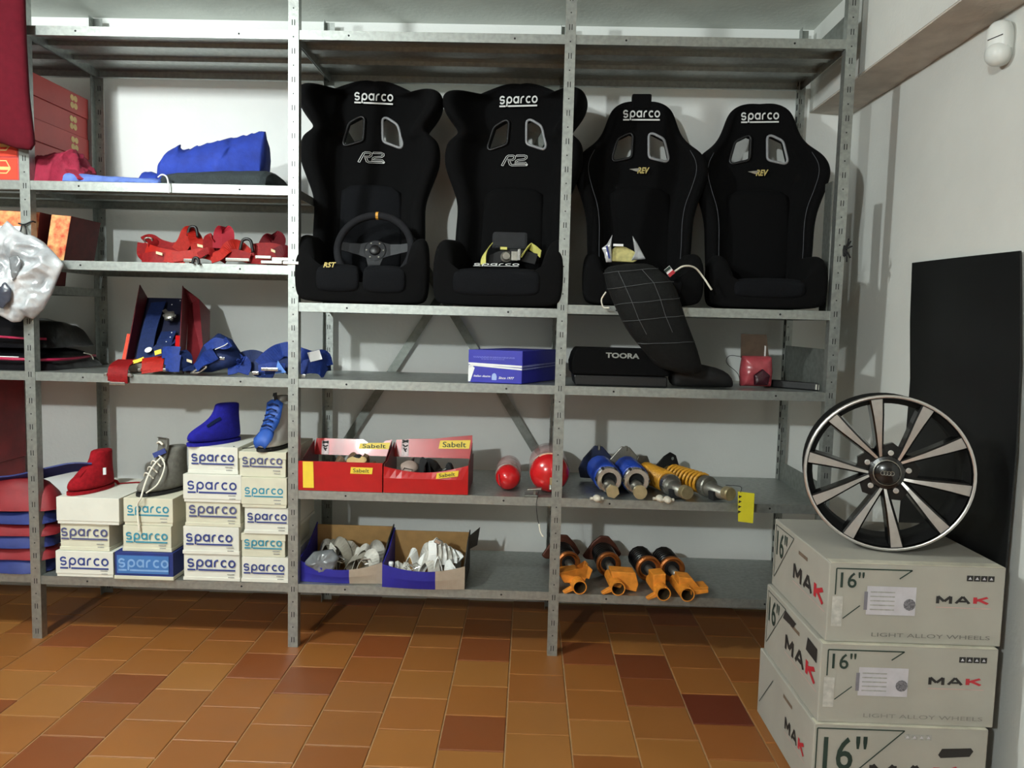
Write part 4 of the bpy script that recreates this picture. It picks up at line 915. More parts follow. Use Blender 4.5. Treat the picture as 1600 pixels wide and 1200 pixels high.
for k, (px, yaw, lab) in enumerate(((957, -.06, 'blue spring coilover nearest the large fire extinguisher'), (1000, -.03, 'blue spring coilover between the other blue one and the amber ones'))):
    fx = at(px, 780, -.02).x
    t, c, d, sd, up = coilover('coilover', lab, (fx, -.02), zr, yaw, .42, .056, M_BLUESPR, 9, M_CHROME, 'a')
    B().lathe(c-up*.026, d, [(0, .004), (0, .026), (.018, .026), (.02, .02)], 6 if k == 0 else 20).build('end_cap', M_BRASSY, t)
    B().lathe(c-up*.02, d, [(.016, .018), (.05, .019), (.06, .023), (.10, .024)], 20).build('damper_body', M_STEELD, t, smooth=True)
    cr = B().lathe(c-up*.0, d, [(.085, .03), (.085, .046), (.089, .05), (.112, .05), (.116, .046), (.116, .03)], 28, False); cr = cr.build('locking_collar', M_CHROME, t)
    for q in range(6):
        a_ = q*math.pi/3; v = sd*math.cos(a_)+up*math.sin(a_)
        B().obox(c+d*.0985+v*.049, v*.003, d.cross(v)*.005, d*.014).build('collar_notch', M_BLKM, cr)
    B().tube(helix(c, d, sd, up, .12, .33, .047, 11), .0085, 7).build('spring', M_BLUESPR, t, smooth=True)
    B().cyl(c+d*.11, c+d*.38, .03).build('bump_rubber', M_BLKM, t)
    pm = c+d*.36
    B().prism([pm+sd*a_+up*b2 for a_, b2 in ((-.075, -.05), (.06, -.055), (.085, -.02), (.06, .035), (.015, .085), (-.02, .088), (-.065, .035), (-.085, -.01))], d*.008).build('top_mount_plate', mat('navy_steel_plate', '#1f2a4a', .5) if k == 0 else M_STEELD, t, bevel=.004)
    B().cyl(pm+up*.07, pm+up*.09-d*.0, .006).build('stud', M_STEELD, t)
for px, py, yy, lab in ((932, 774, -.03, 'white capped bolt in front of the first blue coilover'), (1042, 785, -.02, 'pale metal clip in front of the second blue coilover'), (1030, 778, .0, 'pale round nut beside the second blue coilover')):
    p = at(px, py, yy); p.z = zr
    o = thing('bolt', lab, 'bolt', p)
    B().lathe(p+Vector((0, 0, .003)), (.3, -.4, .85), [(0, .006), (.002, .016), (.010, .016), (.016, .012), (.018, .004)], 16).build('head', mat('pale_plastic', '#cfc8b8', .5), o, smooth=True)
    B().cyl(p+Vector((-.024, -.004, .008)), p+Vector((.026, .004, .008)), .006).build('shank', mat('pale_plastic', '#cfc8b8', .5), o)
for k, (px, py, yaw, lab) in enumerate(((1074, 782, -.30, 'amber spring coilover next to the blue ones'), (1141, 793, -.46, 'amber spring coilover with a yellow paper tag, last in its row'))):
    fp = at(px, py, -.03)
    t, c, d, sd, up = coilover('coilover', lab, (fp.x, -.03), zr, yaw, .45, .044, M_YELSPR, 8, M_STEELD, 'b')
    dn = -up*.014
    B().lathe(c+dn*.6, d, [(0, .006), (0, .024), (.006, .026), (.03, .025), (.034, .02)], 22).build('end_cap', M_BRASSY, t)
    B().lathe(c+dn, d, [(.03, .022), (.09, .024), (.10, .03), (.16, .03)], 22).build('damper_body', M_STEELD, t, smooth=True)
    B().lathe(c+dn*.4, d, [(.12, .025), (.12, .038), (.126, .041), (.15, .041), (.155, .036)], 26).build('locking_collar', M_CHROME if k == 0 else M_STEELD, t)
    n_t = 15 if k == 0 else 9
    B().tube(helix(c, d, sd, up, .16, .36, .037, n_t), .0068 if k == 0 else .006, 7).build('spring', M_YELSPR, t, smooth=True)
    B().cyl(c+d*.15, c+d*.4, .029).build('bump_rubber', M_YELSPR if k == 0 else mat('bronze_tube', '#6d5a34', .4, .5), t)
    pm = c+d*.385
    pl_ = [(-.035, -.035), (.035, -.035), (.036, .03), (.022, .062), (-.02, .064), (-.036, .03)] if k == 0 else [(-.085, -.02), (-.02, -.045), (.05, -.03), (.06, .02), (.04, .07), (.01, .085), (-.02, .07), (-.09, .005)]
    B().prism([pm+sd*a_+up*b2 for a_, b2 in pl_], d*.008).build('top_mount_plate', M_STEELD if k == 0 else M_BLKM, t, bevel=.004)
    if k == 1: B().lathe(pm+sd*.02+up*.058-d*.002, d, [(0, .007), (.004, .007)], 10).build('plate_bolt', M_CHROME, t)
    B().prism([c+d*.06+sd*a_+up*b2 for a_, b2 in ((-.03, -.044), (.03, -.044), (.034, -.01), (-.034, -.01))], d*.03).build('foot_bracket', M_BLKM, t, bevel=.003)
    if k == 1:
        g0, g1 = at(1153, 768, -.045), at(1179, 771, -.045); dz = Vector((.0, 0, at(1165, 815, -.045).z-g0.z))
        B().add([g0, g1, g1+dz, g0+dz+Vector((.006, 0, 0)), g0+Vector((0, .0015, 0)), g1+Vector((0, .0015, 0)), g1+dz+Vector((0, .0015, 0)), g0+dz+Vector((.006, .0015, 0))], [(0, 1, 2, 3), (7, 6, 5, 4), (0, 4, 5, 1), (1, 5, 6, 2), (2, 6, 7, 3), (3, 7, 4, 0)]).build('paper_tag', M_TAG, t)
        b = B()
        for q in range(4):
            z_ = g0+Vector((.004, -.001, 0))+dz*(.12+.17*q); b.add([z_, z_+Vector((.012, 0, -.004)), z_+Vector((0, 0, -.012))], [(0, 1, 2)])
        b.build('tag_print', M_BLACKINK, t)
        B().tube(smooth_path([c+d*.03+up*.02, (g0+g1)/2+Vector((-.02, .006, .02)), g0+Vector((.01, 0, -.004))]), .0012, 5).build('tag_string', M_BLKM, t)
zr = .2475
for k, (px, py, yaw, r_, lab, mount) in enumerate(((906, 916, -.14, .040, 'orange strut with black spring half hidden behind the third upright', True), (966, 917, -.06, .042, 'orange strut with a square bracket plate, second on the bottom shelf', True), (1037, 932, -.10, .043, 'orange strut leaning against the last one on the bottom shelf', False), (1074, 936, -.07, .043, 'orange strut with a side arm, last on the bottom shelf', False))):
    yf = -.02 if k < 2 else -.06
    fp = at(px, py, yf)
    t, c, d, sd, up = coilover('strut', lab, (fp.x, yf), zr, yaw, .42, .05, M_BLKSPR, 8, M_COPPER, 'c')
    ct = c-up*.022; tr = .027
    tb = B().lathe(ct, d, [(0, tr-.004), (0, tr), (.16, tr), (.165, tr-.008)], 26, False).build('tube', M_ORANGE, t, smooth=False)
    B().lathe(ct, d, [(.0005, tr-.004), (.12, tr-.005), (.121, .002)], 26, False).build('tube_bore', mat('dark_bore', '#3a2c18', .6), tb, smooth=True)
    B().lathe(ct, d, [(.09, .007), (.11, .007), (.112, .001)], 10).build('bore_bolt', M_STEELD, tb)
    # bracket plates
    if k == 1: pl_ = [((-.02, .05), (.075, .045), (.088, .0), (.08, -.03), (-.01, -.01))]
    elif k == 0: pl_ = [((-.075, .04), (.0, .05), (.045, .02), (.055, .05), (.045, .06), (.03, .0), (-.05, .0))]
    elif k == 2: pl_ = [((-.03, .055), (.02, .06), (.022, .0), (-.025, -.005))]
    else: pl_ = [((-.02, .05), (.03, .045), (.06, .01), (.095, .012), (.092, -.004), (.03, -.006), (-.018, .0))]
    for pts in pl_:
        B().prism([ct+d*.05+sd*a_+up*b2 for a_, b2 in pts], d*.07).build('bracket', M_ORANGE, t, bevel=.003)
    B().prism([ct+d*.02+sd*a_+up*b2 for a_, b2 in (((-.06, -.025), (-.02, .0), (-.02, -.02), (-.052, -.032)) if k != 3 else ((.02, .01), (.085, .012), (.085, .0), (.02, -.01)))], d*.02).build('side_lug', M_ORANGE, t, bevel=.002)
    B().lathe(c, d, [(.15, .016), (.24, .016)], 16).build('piston_rod', M_STEELD, t, smooth=True)
    B().lathe(c, d, [(.232, .015), (.232, r_-.006), (.215, r_+.001), (.22, r_+.008), (.235, r_+.008), (.24, r_)], 28).build('spring_seat', M_COPPER, t, smooth=False)
    B().tube(helix(c, d, sd, up, .24, .385, r_-.003, 7), .009, 7).build('spring', M_BLKSPR, t, smooth=True)
    B().cyl(c+d*.23, c+d*.39, r_-.012).build('dust_boot', M_BLK, t)
    if mount: B().prism([c+d*.39+sd*a_+up*b2 for a_, b2 in ((-.07, -.035), (.055, -.045), (.085, -.01), (.06, .03), (.025, .068), (-.01, .07), (-.045, .04), (-.085, -.02))], d*.012).build('top_mount', M_RUST, t, bevel=.006)
    else: B().lathe(c+d*.385, d, [(0, r_-.002), (.01, r_-.004), (.014, r_*.6)], 24).build('top_mount', M_RUST if k == 3 else M_BLK, t, smooth=True)

# ------------------------------------------------------------------ wheel cartons on the floor
def wheel_box(label, x0, x1, y0, y1, z0, z1, big, scrib):
    t = thing('wheel_carton', label, 'carton', ((x0+x1)/2, (y0+y1)/2, z0), 'wheel cartons stacked in the corner')
    body = B().box(x0, x1, y0, y1, z0, z1).build('body', M_MAKC, t, bevel=.003)
    B().box(x0+.004, x1-.006, y0-.001, y0+.03, z1-.0005, z1+.0012).build('tape', mat('clear_tape', '#bdb9a8', .35), t)
    w, h = x1-x0, z1-z0
    def F(u, v, e=.0012): return Vector((x0+w*u, y0-e, z0+h*v))
    dl = y1-y0
    def Sd(u, v, e=.0012): return Vector((x0-e, y1-dl*u, z0+h*v))
    def poly(fn, pts, m, nm, e=.0012):
        b = B(); v = [fn(u, q, e) for u, q in pts]; b.add(v, [tuple(range(len(v)))]); b.build(nm, m, body)
    def line(fn, pts, wd, m, nm):
        p = [fn(u, q) for u, q in pts]; nrm = (fn(0, 0, 1)-fn(0, 0, 0)).normalized(); b = B()
        for i in range(len(p)-1):
            dd = (p[i+1]-p[i]).normalized(); sv = nrm.cross(dd)*wd/2; b.add([p[i]-sv, p[i+1]-sv, p[i+1]+sv, p[i]+sv], [(0, 1, 2, 3)])
        b.build(nm, m, body)
    def text(fn, s, u0, u1, v0, v1, m, bold=0., nm='lettering'):
        b = B(); o = fn(u0, v0, .0016); put(b, text_shape(s, bold), o, fn(u1, v0, .0016)-o, fn(u0, v1, .0016)-o); b.build(nm, m, body)
    for fn, side in ((F, 0), (Sd, 1)):
        if not side:
            line(fn, [(.04, .6), (.04, .93), (.47, .93), (.40, .82)] if not big else [(.02, .2), (.02, .95), (.52, .95), (.2, .3)], .0035, M_GREENINK, 'frame_line')
            text(fn, "16''", .065, .2, .69, .89, M_GREENINK, .01) if not big else text(fn, "16''", .06, .31, .42, .86, M_GREENINK, .01)
            if not big:
                line(fn, [(.09, .3), (.185, .47)], .003, M_GREENINK, 'frame_line')
                text(fn, 'LIGHT ALLOY WHEELS', .26, .935, .085, .135, mat('pale_grey_ink', '#817e76', .7) if scrib else mat('mid_grey_ink', '#6d6a64', .7), 0)
                poly(fn, [(.22, .36), (.5, .36), (.5, .72), (.22, .72)], M_LABEL, 'paper_label')
                for q in range(5): poly(fn, [(.24, .42+.055*q), (.38, .42+.055*q), (.38, .435+.055*q), (.24, .435+.055*q)], M_GREYINK, 'label_print', .0018)
                poly(fn, [(.205, .42), (.225, .42), (.225, .65), (.205, .65)], mat('barcode_grey', '#77747c', .7), 'label_print', .0018)
                b = B(); cc = fn(.465, .5, .002); b.add([cc+Vector((.016*math.cos(q*.5236), 0, .016*math.sin(q*.5236))) for q in range(12)], [tuple(range(12))]); b.build('wheel_print', mat('wheel_print_grey', '#6d6b70', .7, var=.5, scale=300), body)
                poly(fn, [(.025, .2), (.085, .2), (.085, .58), (.025, .58)], mat('pale_grey_patch', '#b5b3ac', .7, var=.15, scale=60), 'grey_print')
            mu = (.615, .93, .53, .63) if not big else (.33, .88, .3, .52)
        else:
            line(fn, [(.04, .15), (.04, .93), (.4, .93), (.05, .15)] if not big else [(.04, .2), (.3, .8)], .003, M_GREENINK, 'frame_line')
            if not big: text(fn, "16''", .07, .28, .5, .88, M_GREENINK, .01)
            mu = (.42, .97, .4, .62) if not big else (.55, .9, .4, .58)
        um = mu[0]+(mu[1]-mu[0])*.66
        dw = (mu[1]-mu[0])/3
        for q, (sh_, m_) in enumerate(((L_M, M_BLACKINK), (L_A, M_BLACKINK), (L_K, M_REDINK))):
            b = B(); o = fn(mu[0]+dw*q, mu[2], .0014); put(b, sh_, o, fn(mu[0]+dw*(q+.86), mu[2], .0014)-o, fn(mu[0]+dw*q, mu[3], .0014)-o); b.build('lettering', m_, body)
        line(fn, [(mu[0], mu[2]-.05), (mu[1], mu[2]-.05)], .0015, mat('pale_red_ink', '#c89a94', .7), 'underline')
        if not side:
            u0, v0 = (.78, .82) if not big else (.52, .84)
            for q in range(4): poly(fn, [(u0+.04*q, v0), (u0+.036+.04*q, v0), (u0+.036+.04*q, v0+.07), (u0+.04*q, v0+.07)], M_BLACKINK if not big else M_GREYINK, 'symbol'); 
            for q in range(4): poly(fn, [(u0+.008+.04*q, v0+.02), (u0+.028+.04*q, v0+.02), (u0+.018+.04*q, v0+.055)], M_LABEL, 'symbol', .0018)
            if big: poly(fn, [(.72, .66), (.735, .62), (.9, .65), (.92, .72), (.905, .76), (.74, .74)], M_BLACKINK, 'marker_blot')
        else:
            poly(fn, [(.5, .78), (.66, .78), (.66, .83), (.5, .83)], mat('brown_ink', '#6d5c4c', .7), 'symbol')
            if scrib:
                poly(fn, [(.36, .78), (.55, .8), (.6, .9), (.4, .92)], M_BLACKINK, 'marker_blot', .002); poly(fn, [(.78, .72), (.95, .7), (.95, .88), (.8, .9)], M_BLACKINK, 'marker_blot', .002)
    return t
wheel_box('topmost off-white wheel carton with the alloy wheel standing on it', 2.696, 3.16, -.83, -.378, .440, .657, False, False)
wheel_box('off-white wheel carton in the middle of the stack, with marker blots on its side', 2.682, 3.15, -.842, -.378, .2205, .4385, False, True)
wheel_box('lowest off-white wheel carton with the largest printed 16 standing on the floor', 2.672, 3.135, -.85, -.372, .001, .2195, True, False)

# ------------------------------------------------------------------ alloy wheel
wc = at(1386, 744, -.715); yaw = .33; tilt = .05
n_ = Vector((-math.sin(yaw), -math.cos(yaw), 0)).normalized(); n_ = (n_+Vector((0, 0, tilt))).normalized()
R_ = .219; wz = .6575
wr = Vector((math.cos(yaw), -math.sin(yaw), 0)); wu_ = wr.cross(n_); 
if wu_.z < 0: wu_ = -wu_
wc = Vector((wc.x, -.715, wz+R_*wu_.z+.004))
t = thing('alloy_wheel', 'black alloy wheel with ten machined silver spokes standing on the cartons', 'wheel', (wc.x, wc.y, wz))
B().lathe(wc, -n_, [(-.004, R_-.012), (0, R_-.003), (.006, R_), (.012, R_), (.018, R_-.008), (.03, R_-.016), (.14, R_-.018), (.16, R_-.006), (.172, R_), (.178, R_), (.18, R_-.006), (.17, R_-.022), (.04, R_-.026), (.012, R_-.016), (0, R_-.014)], 64, False).build('barrel', mat('satin_black_barrel', '#0b0b0c', .7, spec=.25), t, smooth=True)
B().lathe(wc, n_, [(.0, R_-.001), (.003, R_-.003), (.004, R_-.006), (.003, R_-.0095), (.0, R_-.011)], 64, False).build('rim_lip', M_ALU, t, smooth=True)
def wp(r, a, dpt): return wc+(wr*math.cos(math.radians(a))+wu_*math.sin(math.radians(a)))*r+n_*dpt
A0 = 82
for p_i in range(5):
    ca = A0-72*p_i
    for s in (-1, 1):
        prof = [(.036, s*34, .0032, -.014), (.07, s*25, .0042, -.008), (.11, s*21, .0065, -.004), (.16, s*19, .0105, -.001), (R_-.012, s*18.4, .0145, .001)]
        secs = []; face = []
        for r, da, hw, dp in prof:
            p0 = wp(r, ca+da, dp); dirr = (wr*math.cos(math.radians(ca+da))+wu_*math.sin(math.radians(ca+da))); tn = n_.cross(dirr).normalized()
            secs.append([p0-tn*(hw+.0045)-n_*.004, p0-tn*hw, p0+tn*hw, p0+tn*(hw+.0045)-n_*.004, p0+tn*(hw+.009)-n_*.04, p0-tn*(hw+.009)-n_*.04])
            face.append([p0-tn*hw+n_*.0008, p0+tn*hw+n_*.0008, p0+tn*hw-n_*.001, p0-tn*hw-n_*.001])
        sp = B().loft(secs).build('spoke', M_WHEELBLK, t)
        B().loft(face).build('machined_face', M_ALU, sp)
    # dark web inside each pair near the hub, with a lug hole
    wb = [wp(.034, ca-36, -.014), wp(.075, ca-23, -.014), wp(.085, ca, -.014), wp(.075, ca+23, -.014), wp(.034, ca+36, -.014)]
    B().prism(wb, -n_*.025).build('hub_web', M_WHEELBLK, t)
    B().lathe(wp(.056, ca, -.0145), n_, [(0, .0075), (.001, .0075), (.0012, .006)], 14).build('lug_seat', M_ALU, t)
hub_ = B().lathe(wc-n_*.03, n_, [(0, .05), (.014, .05), (.022, .045), (.024, .036)], 32).build('hub', M_WHEELBLK, t, smooth=False)
B().lathe(wc-n_*.008, n_, [(0, .036), (.002, .036), (.003, .034)], 32).build('hub_ring', M_STEELD, hub_)
B().lathe(wc-n_*.005, n_, [(0, .034), (.004, .034), (.009, .028), (.010, .004)], 32).build('centre_cap', M_WHEELBLK, hub_, smooth=True)
for q in range(4):
    cc = wc+n_*.006+wr*(.0078*(q-1.5))
    B().tube([cc+wr*.0056*math.cos(a_*math.pi/8)+wu_*.0056*math.sin(a_*math.pi/8) for a_ in range(16)], .0009, 5, True).build('cap_emblem', M_STEELD, hub_)

# ------------------------------------------------------------------ black sheet and motion detector on the right wall
pts = [(-.76, .0), (-.775, .35), (-.775, .671), (-.766, .95), (-.74, 1.2), (-.70, 1.42), (-.682, 1.499), (-.089, 1.512), (-.12, 1.3), (-.165, 1.09), (-.18, .7), (-.18, .0)]
sh = B(); NX = 10
zl = [i*.05 for i in range(31)]
def edge_y(side, z):
    L_ = [(0, -.76), (.35, -.775), (.671, -.775), (.95, -.766), (1.2, -.74), (1.42, -.70), (1.51, -.682)] if side == 0 else [(0, -.18), (.7, -.18), (1.09, -.165), (1.3, -.12), (1.52, -.089)]
    for (z0, y0), (z1, y1) in zip(L_, L_[1:]):
        if z <= z1: return y0+(y1-y0)*(z-z0)/(z1-z0)
    return L_[-1][1]
secs = []
for z in [i*1.503/30 for i in range(31)]:
    ya, yb_ = edge_y(0, z), edge_y(1, z); row = []
    xb = 3.181+.040*(z/1.503)**1.5
    for i in range(NX+1): row.append((xb-.006*math.sin(math.pi*i/NX), ya+(yb_-ya)*i/NX, z+.012*(i/NX)*(z/1.5)))
    for i in range(NX, -1, -1): row.append((xb-.006*math.sin(math.pi*i/NX)+.005, ya+(yb_-ya)*i/NX, z+.012*(i/NX)*(z/1.5)))
    secs.append(row)
o = sh.loft(secs).build('black_sheet', M_SHEET); tag(o, 'tall black sheet leaning against the right wall behind the cartons', 'sheet')
dc = atx(1551, 60, 3.185); dy, dz = dc.y, min(dc.z, 2.105)
t = thing('motion_detector', 'white rounded motion detector mounted on the right wall under the soffit', 'detector', (3.2, dy, dz-.06))
nd = Vector((-.82, -.57, -.08)).normalized(); ns = Vector((0, 0, 1)).cross(nd).normalized(); nu = nd.cross(ns); dctr = Vector((3.205, dy, dz))
def det_ring(o_, sy, sz, off=0, p=.72): return [dctr+nd*o_+ns*sy*abs(math.cos(a))**p*(1 if math.cos(a) > 0 else -1)+nu*(off+sz*abs(math.sin(a))**p*(1 if math.sin(a) > 0 else -1)) for a in [2*math.pi*i/28 for i in range(28)]]
B().loft([det_ring(-.03, .03, .06), det_ring(-.01, .034, .062), det_ring(.008, .034, .061), det_ring(.02, .028, .054), det_ring(.025, .015, .04)]).build('housing', M_PIR, t, smooth=True)
B().loft([det_ring(.0, .0345, .034, -.03, .9), det_ring(.016, .033, .032, -.03, .9), det_ring(.027, .025, .025, -.03, .9), det_ring(.033, .012, .012, -.03, .9)]).build('lens', M_PIR, t, smooth=True)
B().obox(dctr+nd*.0255+nu*.012, nd*.001, ns*.02+nu*.003, nu*.0012).build('lens_slot', M_BLACKINK, t)

# ------------------------------------------------------------------ left bay, upper shelf: folded and crumpled clothing (z 1.75)
ZL2 = 1.7512
def cloth(name, label, cat, m, rows, seed, amp=.006, freq=22, ridge=False):
    o = mound(interp_rows(rows, 6), seed, amp, freq, 22, ridge).build(name, m, smooth=True); tag(o, label, cat); return o
def rowsat(lst, z0):
    """(px, py of the top, Y front, Y back) -> mound sections standing on z0."""
    out = []
    for px, py, y0, y1 in lst:
        p = at(px, py, (y0+y1)/2); out.append((p.x, y0, y1, z0, max(.004, p.z-z0)))
    return out
cloth('crumpled_shirt', 'crumpled crimson shirt at the left end of the upper shelf', 'clothing', M_CRIMSON, rowsat([(56, 262, .02, .16), (64, 248, .02, .2), (80, 244, .02, .2), (96, 246, .02, .2), (110, 240, .05, .22), (122, 246, .06, .22), (132, 262, .06, .2), (137, 272, .08, .18)], ZL2), 3, .013, 22, True)
cloth('folded_shirt', 'flat washed-blue folded shirt with a crimson edge beside the crumpled shirt', 'clothing', M_PALECLOTH, rowsat([(112, 271, .0, .12), (130, 272, .0, .14), (170, 277, .0, .15), (210, 279, .0, .15), (245, 280, .0, .13), (256, 283, .01, .1)], ZL2), 4, .003, 20)
o = B().ribbon(smooth_path([at(104, 262, .1), at(112, 267, .06), at(124, 274, .02), at(128, 280, .0)]), (.2, .9, .3), .03, .006).build('sleeve_edge', M_CRIMSON); tag(o, 'narrow crimson sleeve edge laid over the washed-blue shirt', 'clothing')
cloth('cloth_bundle', 'small dark-blue cloth bundle left of the big blue garment', 'clothing', M_BLUECLOTH, rowsat([(222, 275, .16, .24), (228, 269, .14, .26), (238, 269, .14, .26), (250, 272, .14, .24), (258, 278, .16, .22)], ZL2), 6, .005, 40)
cloth('crumpled_jacket', 'big royal blue crumpled garment with a pointed end on the upper shelf', 'clothing', M_BLUECLOTH, [(x, y0, y1, z0+.02, h-.02 if h > .03 else .01) for x, y0, y1, z0, h in rowsat([(256, 266, .1, .22), (262, 248, .08, .26), (272, 237, .06, .3), (284, 233, .06, .3), (296, 236, .06, .3), (310, 235, .06, .3), (335, 228, .07, .3), (360, 221, .08, .3), (385, 216, .1, .28), (402, 211, .12, .26), (412, 209, .13, .24)], ZL2)], 7, .013, 15, True)
cloth('folded_trousers', 'folded charcoal trousers under the royal blue garment', 'clothing', M_DARKCLOTH, rowsat([(278, 276, .03, .34), (300, 272, .02, .36), (350, 271, .02, .37), (400, 270, .02, .37), (428, 271, .02, .36), (436, 276, .03, .35)], ZL2), 9, .003, 14)
o = B().prism([at(262, 276, .06), at(290, 275, .06), at(292, 283, .03), at(264, 283, .03)], (0, .05, 0)).build('red_cloth_strip', M_CRIMSON, bevel=.003); tag(o, 'short crimson strip of cloth between the blue shirt and the charcoal trousers', 'clothing')
o = B().tube(smooth_path(PX([(247, 277, .0), (253, 273, -.006), (260, 276, -.012), (263, 286, -.014), (264, 302, -.012)])), .003, 6).build('cable_tie', M_WHITEINK, smooth=True); tag(o, 'white cable tie hanging over the upper shelf edge', 'cable tie')

# ------------------------------------------------------------------ left bay, third shelf: red harnesses (z 1.46)
ZL3 = 1.4612
def harness(name, label, base, straps, fittings):
    t = thing(name, label, 'harness', base)
    for pts, side, w, m in straps:
        B().ribbon(smooth_path(PX(pts), 6), side, w, .003).build('strap', m, t)
    for kind, px, py, Y, sz in fittings:
        p = at(px, py, Y)
        if kind == 'bar': B().obox(p, (sz, 0, 0), (0, 0, .006), (0, .008, 0)).build('adjuster_bar', M_CHROME, t, bevel=.002)
        elif kind == 'ring': B().tube([p+Vector((sz*math.cos(q*math.pi/6), .004*math.sin(q), sz*.8*math.sin(q*math.pi/6))) for q in range(12)], .004, 6, True).build('snap_ring', M_STEELD, t, smooth=True)
        elif kind == 'hook': B().tube(smooth_path([p+Vector((-sz, 0, -sz*.6)), p+Vector((-sz*.5, 0, sz)), p+Vector((sz*.6, 0, sz)), p+Vector((sz, 0, -sz*.8))]), .006, 7).build('snap_hook', M_BLK, t, smooth=True)
        elif kind == 'label': B().obox(p, (sz, 0, -.003), (0, 0, .005), (0, .002, 0)).build('label_patch', mat('cream_patch', '#d8c9a0', .7), t)
    return t
RA, RB = M_REDSTRAP, M_REDSTRAP2
harness('seat_harness', 'red harness with a coiled loop at the left of the third shelf', at(255, 408, .08), [
    ([(222, 405, .06), (240, 402, .05), (262, 404, .05)], (0, .3, 1), .045, RA), ([(222, 388, .1), (245, 396, .06), (275, 402, .05), (290, 404, .05)], (.2, .3, 1), .05, RB),
    ([(224, 376, .1), (236, 372, .12), (250, 380, .12), (270, 386, .12), (285, 392, .1)], (0, .6, 1), .035, RA), ([(236, 392, .12), (260, 390, .12), (282, 388, .12), (305, 398, .1)], (0, .3, 1), .05, RA),
    ([(225, 380, .09), (224, 396, .08), (230, 404, .07)], (.8, .5, .1), .045, RA), ([(228, 372, .12), (238, 376, .1), (240, 388, .1)], (.6, .8, .2), .04, RA)],
    [('label', 249, 396, .045, .012), ('ring', 232, 376, .1, .014)])
harness('seat_harness', 'red harness rising to a tall fold with a black hook near the middle', at(300, 408, .08), [
    ([(278, 392, .08), (288, 378, .09), (294, 364, .1), (300, 362, .11), (306, 374, .1), (310, 390, .1)], (.85, .3, -.45), .05, RB), ([(270, 402, .04), (295, 399, .05), (318, 396, .06), (340, 402, .05)], (0, .3, 1), .04, RB),
    ([(292, 404, .08), (320, 392, .1), (340, 396, .1), (356, 404, .08)], (0, .3, 1), .045, RA), ([(310, 400, .03), (325, 392, .04), (335, 398, .05), (345, 404, .05)], (0, .5, 1), .03, RA)],
    [('hook', 301, 364, .1, .02), ('bar', 297, 407, .0, .022), ('hook', 306, 409, -.01, .012), ('label', 312, 384, .1, .014), ('ring', 318, 398, .05, .01)])
harness('seat_harness', 'red harness with two upright loops right of the middle of the third shelf', at(350, 408, .08), [
    ([(326, 392, .08), (326, 376, .09), (332, 372, .1), (342, 376, .1), (346, 388, .1)], (.9, .4, -.1), .04, RA), ([(342, 388, .09), (343, 368, .1), (349, 358, .1), (356, 364, .1), (356, 386, .1)], (.9, .4, .1), .045, mat('rose_webbing', '#97222f', .6, spec=.2)),
    ([(330, 404, .04), (345, 398, .04), (358, 386, .05), (372, 384, .07), (388, 398, .07)], (.3, .4, 1), .045, RB), ([(352, 398, .05), (370, 398, .04), (390, 404, .03)], (0, .3, 1), .04, RA)],
    [('bar', 372, 406, .0, .045), ('hook', 385, 386, .06, .025)])
harness('seat_harness', 'red harness with silver adjusters against the second upright', at(425, 410, .08), [
    ([(392, 392, .08), (410, 390, .08), (428, 391, .08), (450, 398, .08)], (0, .3, 1), .055, RA), ([(414, 384, .1), (420, 374, .11), (428, 368, .11), (436, 374, .11), (432, 388, .1)], (.8, .4, .3), .05, mat('dark_red_webbing', '#560b14', .6, spec=.2)),
    ([(430, 398, .06), (445, 392, .07), (458, 404, .08), (472, 408, .1)], (0, .4, 1), .05, mat('dark_red_webbing', '#560b14', .6, spec=.2)), ([(385, 404, .06), (400, 406, .04), (425, 408, .03), (450, 410, .03)], (0, .5, 1), .035, RA)],
    [('bar', 412, 402, .005, .03), ('bar', 440, 405, .005, .035), ('bar', 425, 410, .0, .04), ('bar', 455, 411, .0, .03), ('label', 427, 392, .06, .008)])

# ------------------------------------------------------------------ left bay, fourth shelf: open box and blue harnesses (z 1.04)
ZL4 = 1.0412
bl, br_ = at(207, 557, .12), at(288, 560, .10); tlp = at(233, 456, .40); trp = at(300, 458, .40)
t = thing('open_display_box', 'red open box leaning back, showing a blue harness behind clear film', 'box', ((bl.x+br_.x)/2, .2, ZL4))
A_, Bq = Vector((bl.x, .10, ZL4)), Vector((br_.x, .09, ZL4)); Ct, Dt = Vector((tlp.x, .38, ZL4+.295)), Vector((trp.x, .37, ZL4+.295))
nb = (Bq-A_).cross(Ct-A_).normalized(); nb = nb if nb.y < 0 else -nb
B().prism([A_, Bq, Dt, Ct], -nb*.004).build('back_panel', mat('dark_navy_card', '#10142c', .5), t)
B().add([A_, Ct, Ct+nb*.075, A_+nb*.05], [(0, 1, 2, 3)]).build('side_panel', M_REDIN, t, solid=.003)
B().add([A_+nb*.05, A_+nb*.05+(Ct-A_)*.38, A_+nb*.05+(Ct-A_)*.38-Vector((.018, 0, 0)), A_+nb*.05-Vector((.014, 0, 0))], [(0, 1, 2, 3)]).build('side_flap', mat('orange_red_card', '#cf4a36', .5), t, solid=.002)
B().add([Bq, Dt, Dt+nb*.075, Bq+nb*.05], [(0, 1, 2, 3)]).build('side_panel', M_REDIN, t, solid=.003)
B().add([Bq+nb*.055, Bq+nb*.055+(Dt-Bq)*.36, Bq+nb*.055+(Dt-Bq)*.36-Vector((.018, 0, 0)), Bq+nb*.055-Vector((.014, 0, 0))], [(0, 1, 2, 3)]).build('side_flap', M_REDBOX, t, solid=.002)
B().prism([A_, Bq, Bq+nb*.05, A_+nb*.05], (0, 0, .003)).build('bottom_panel', mat('pale_card', '#cfc4b8', .7), t)
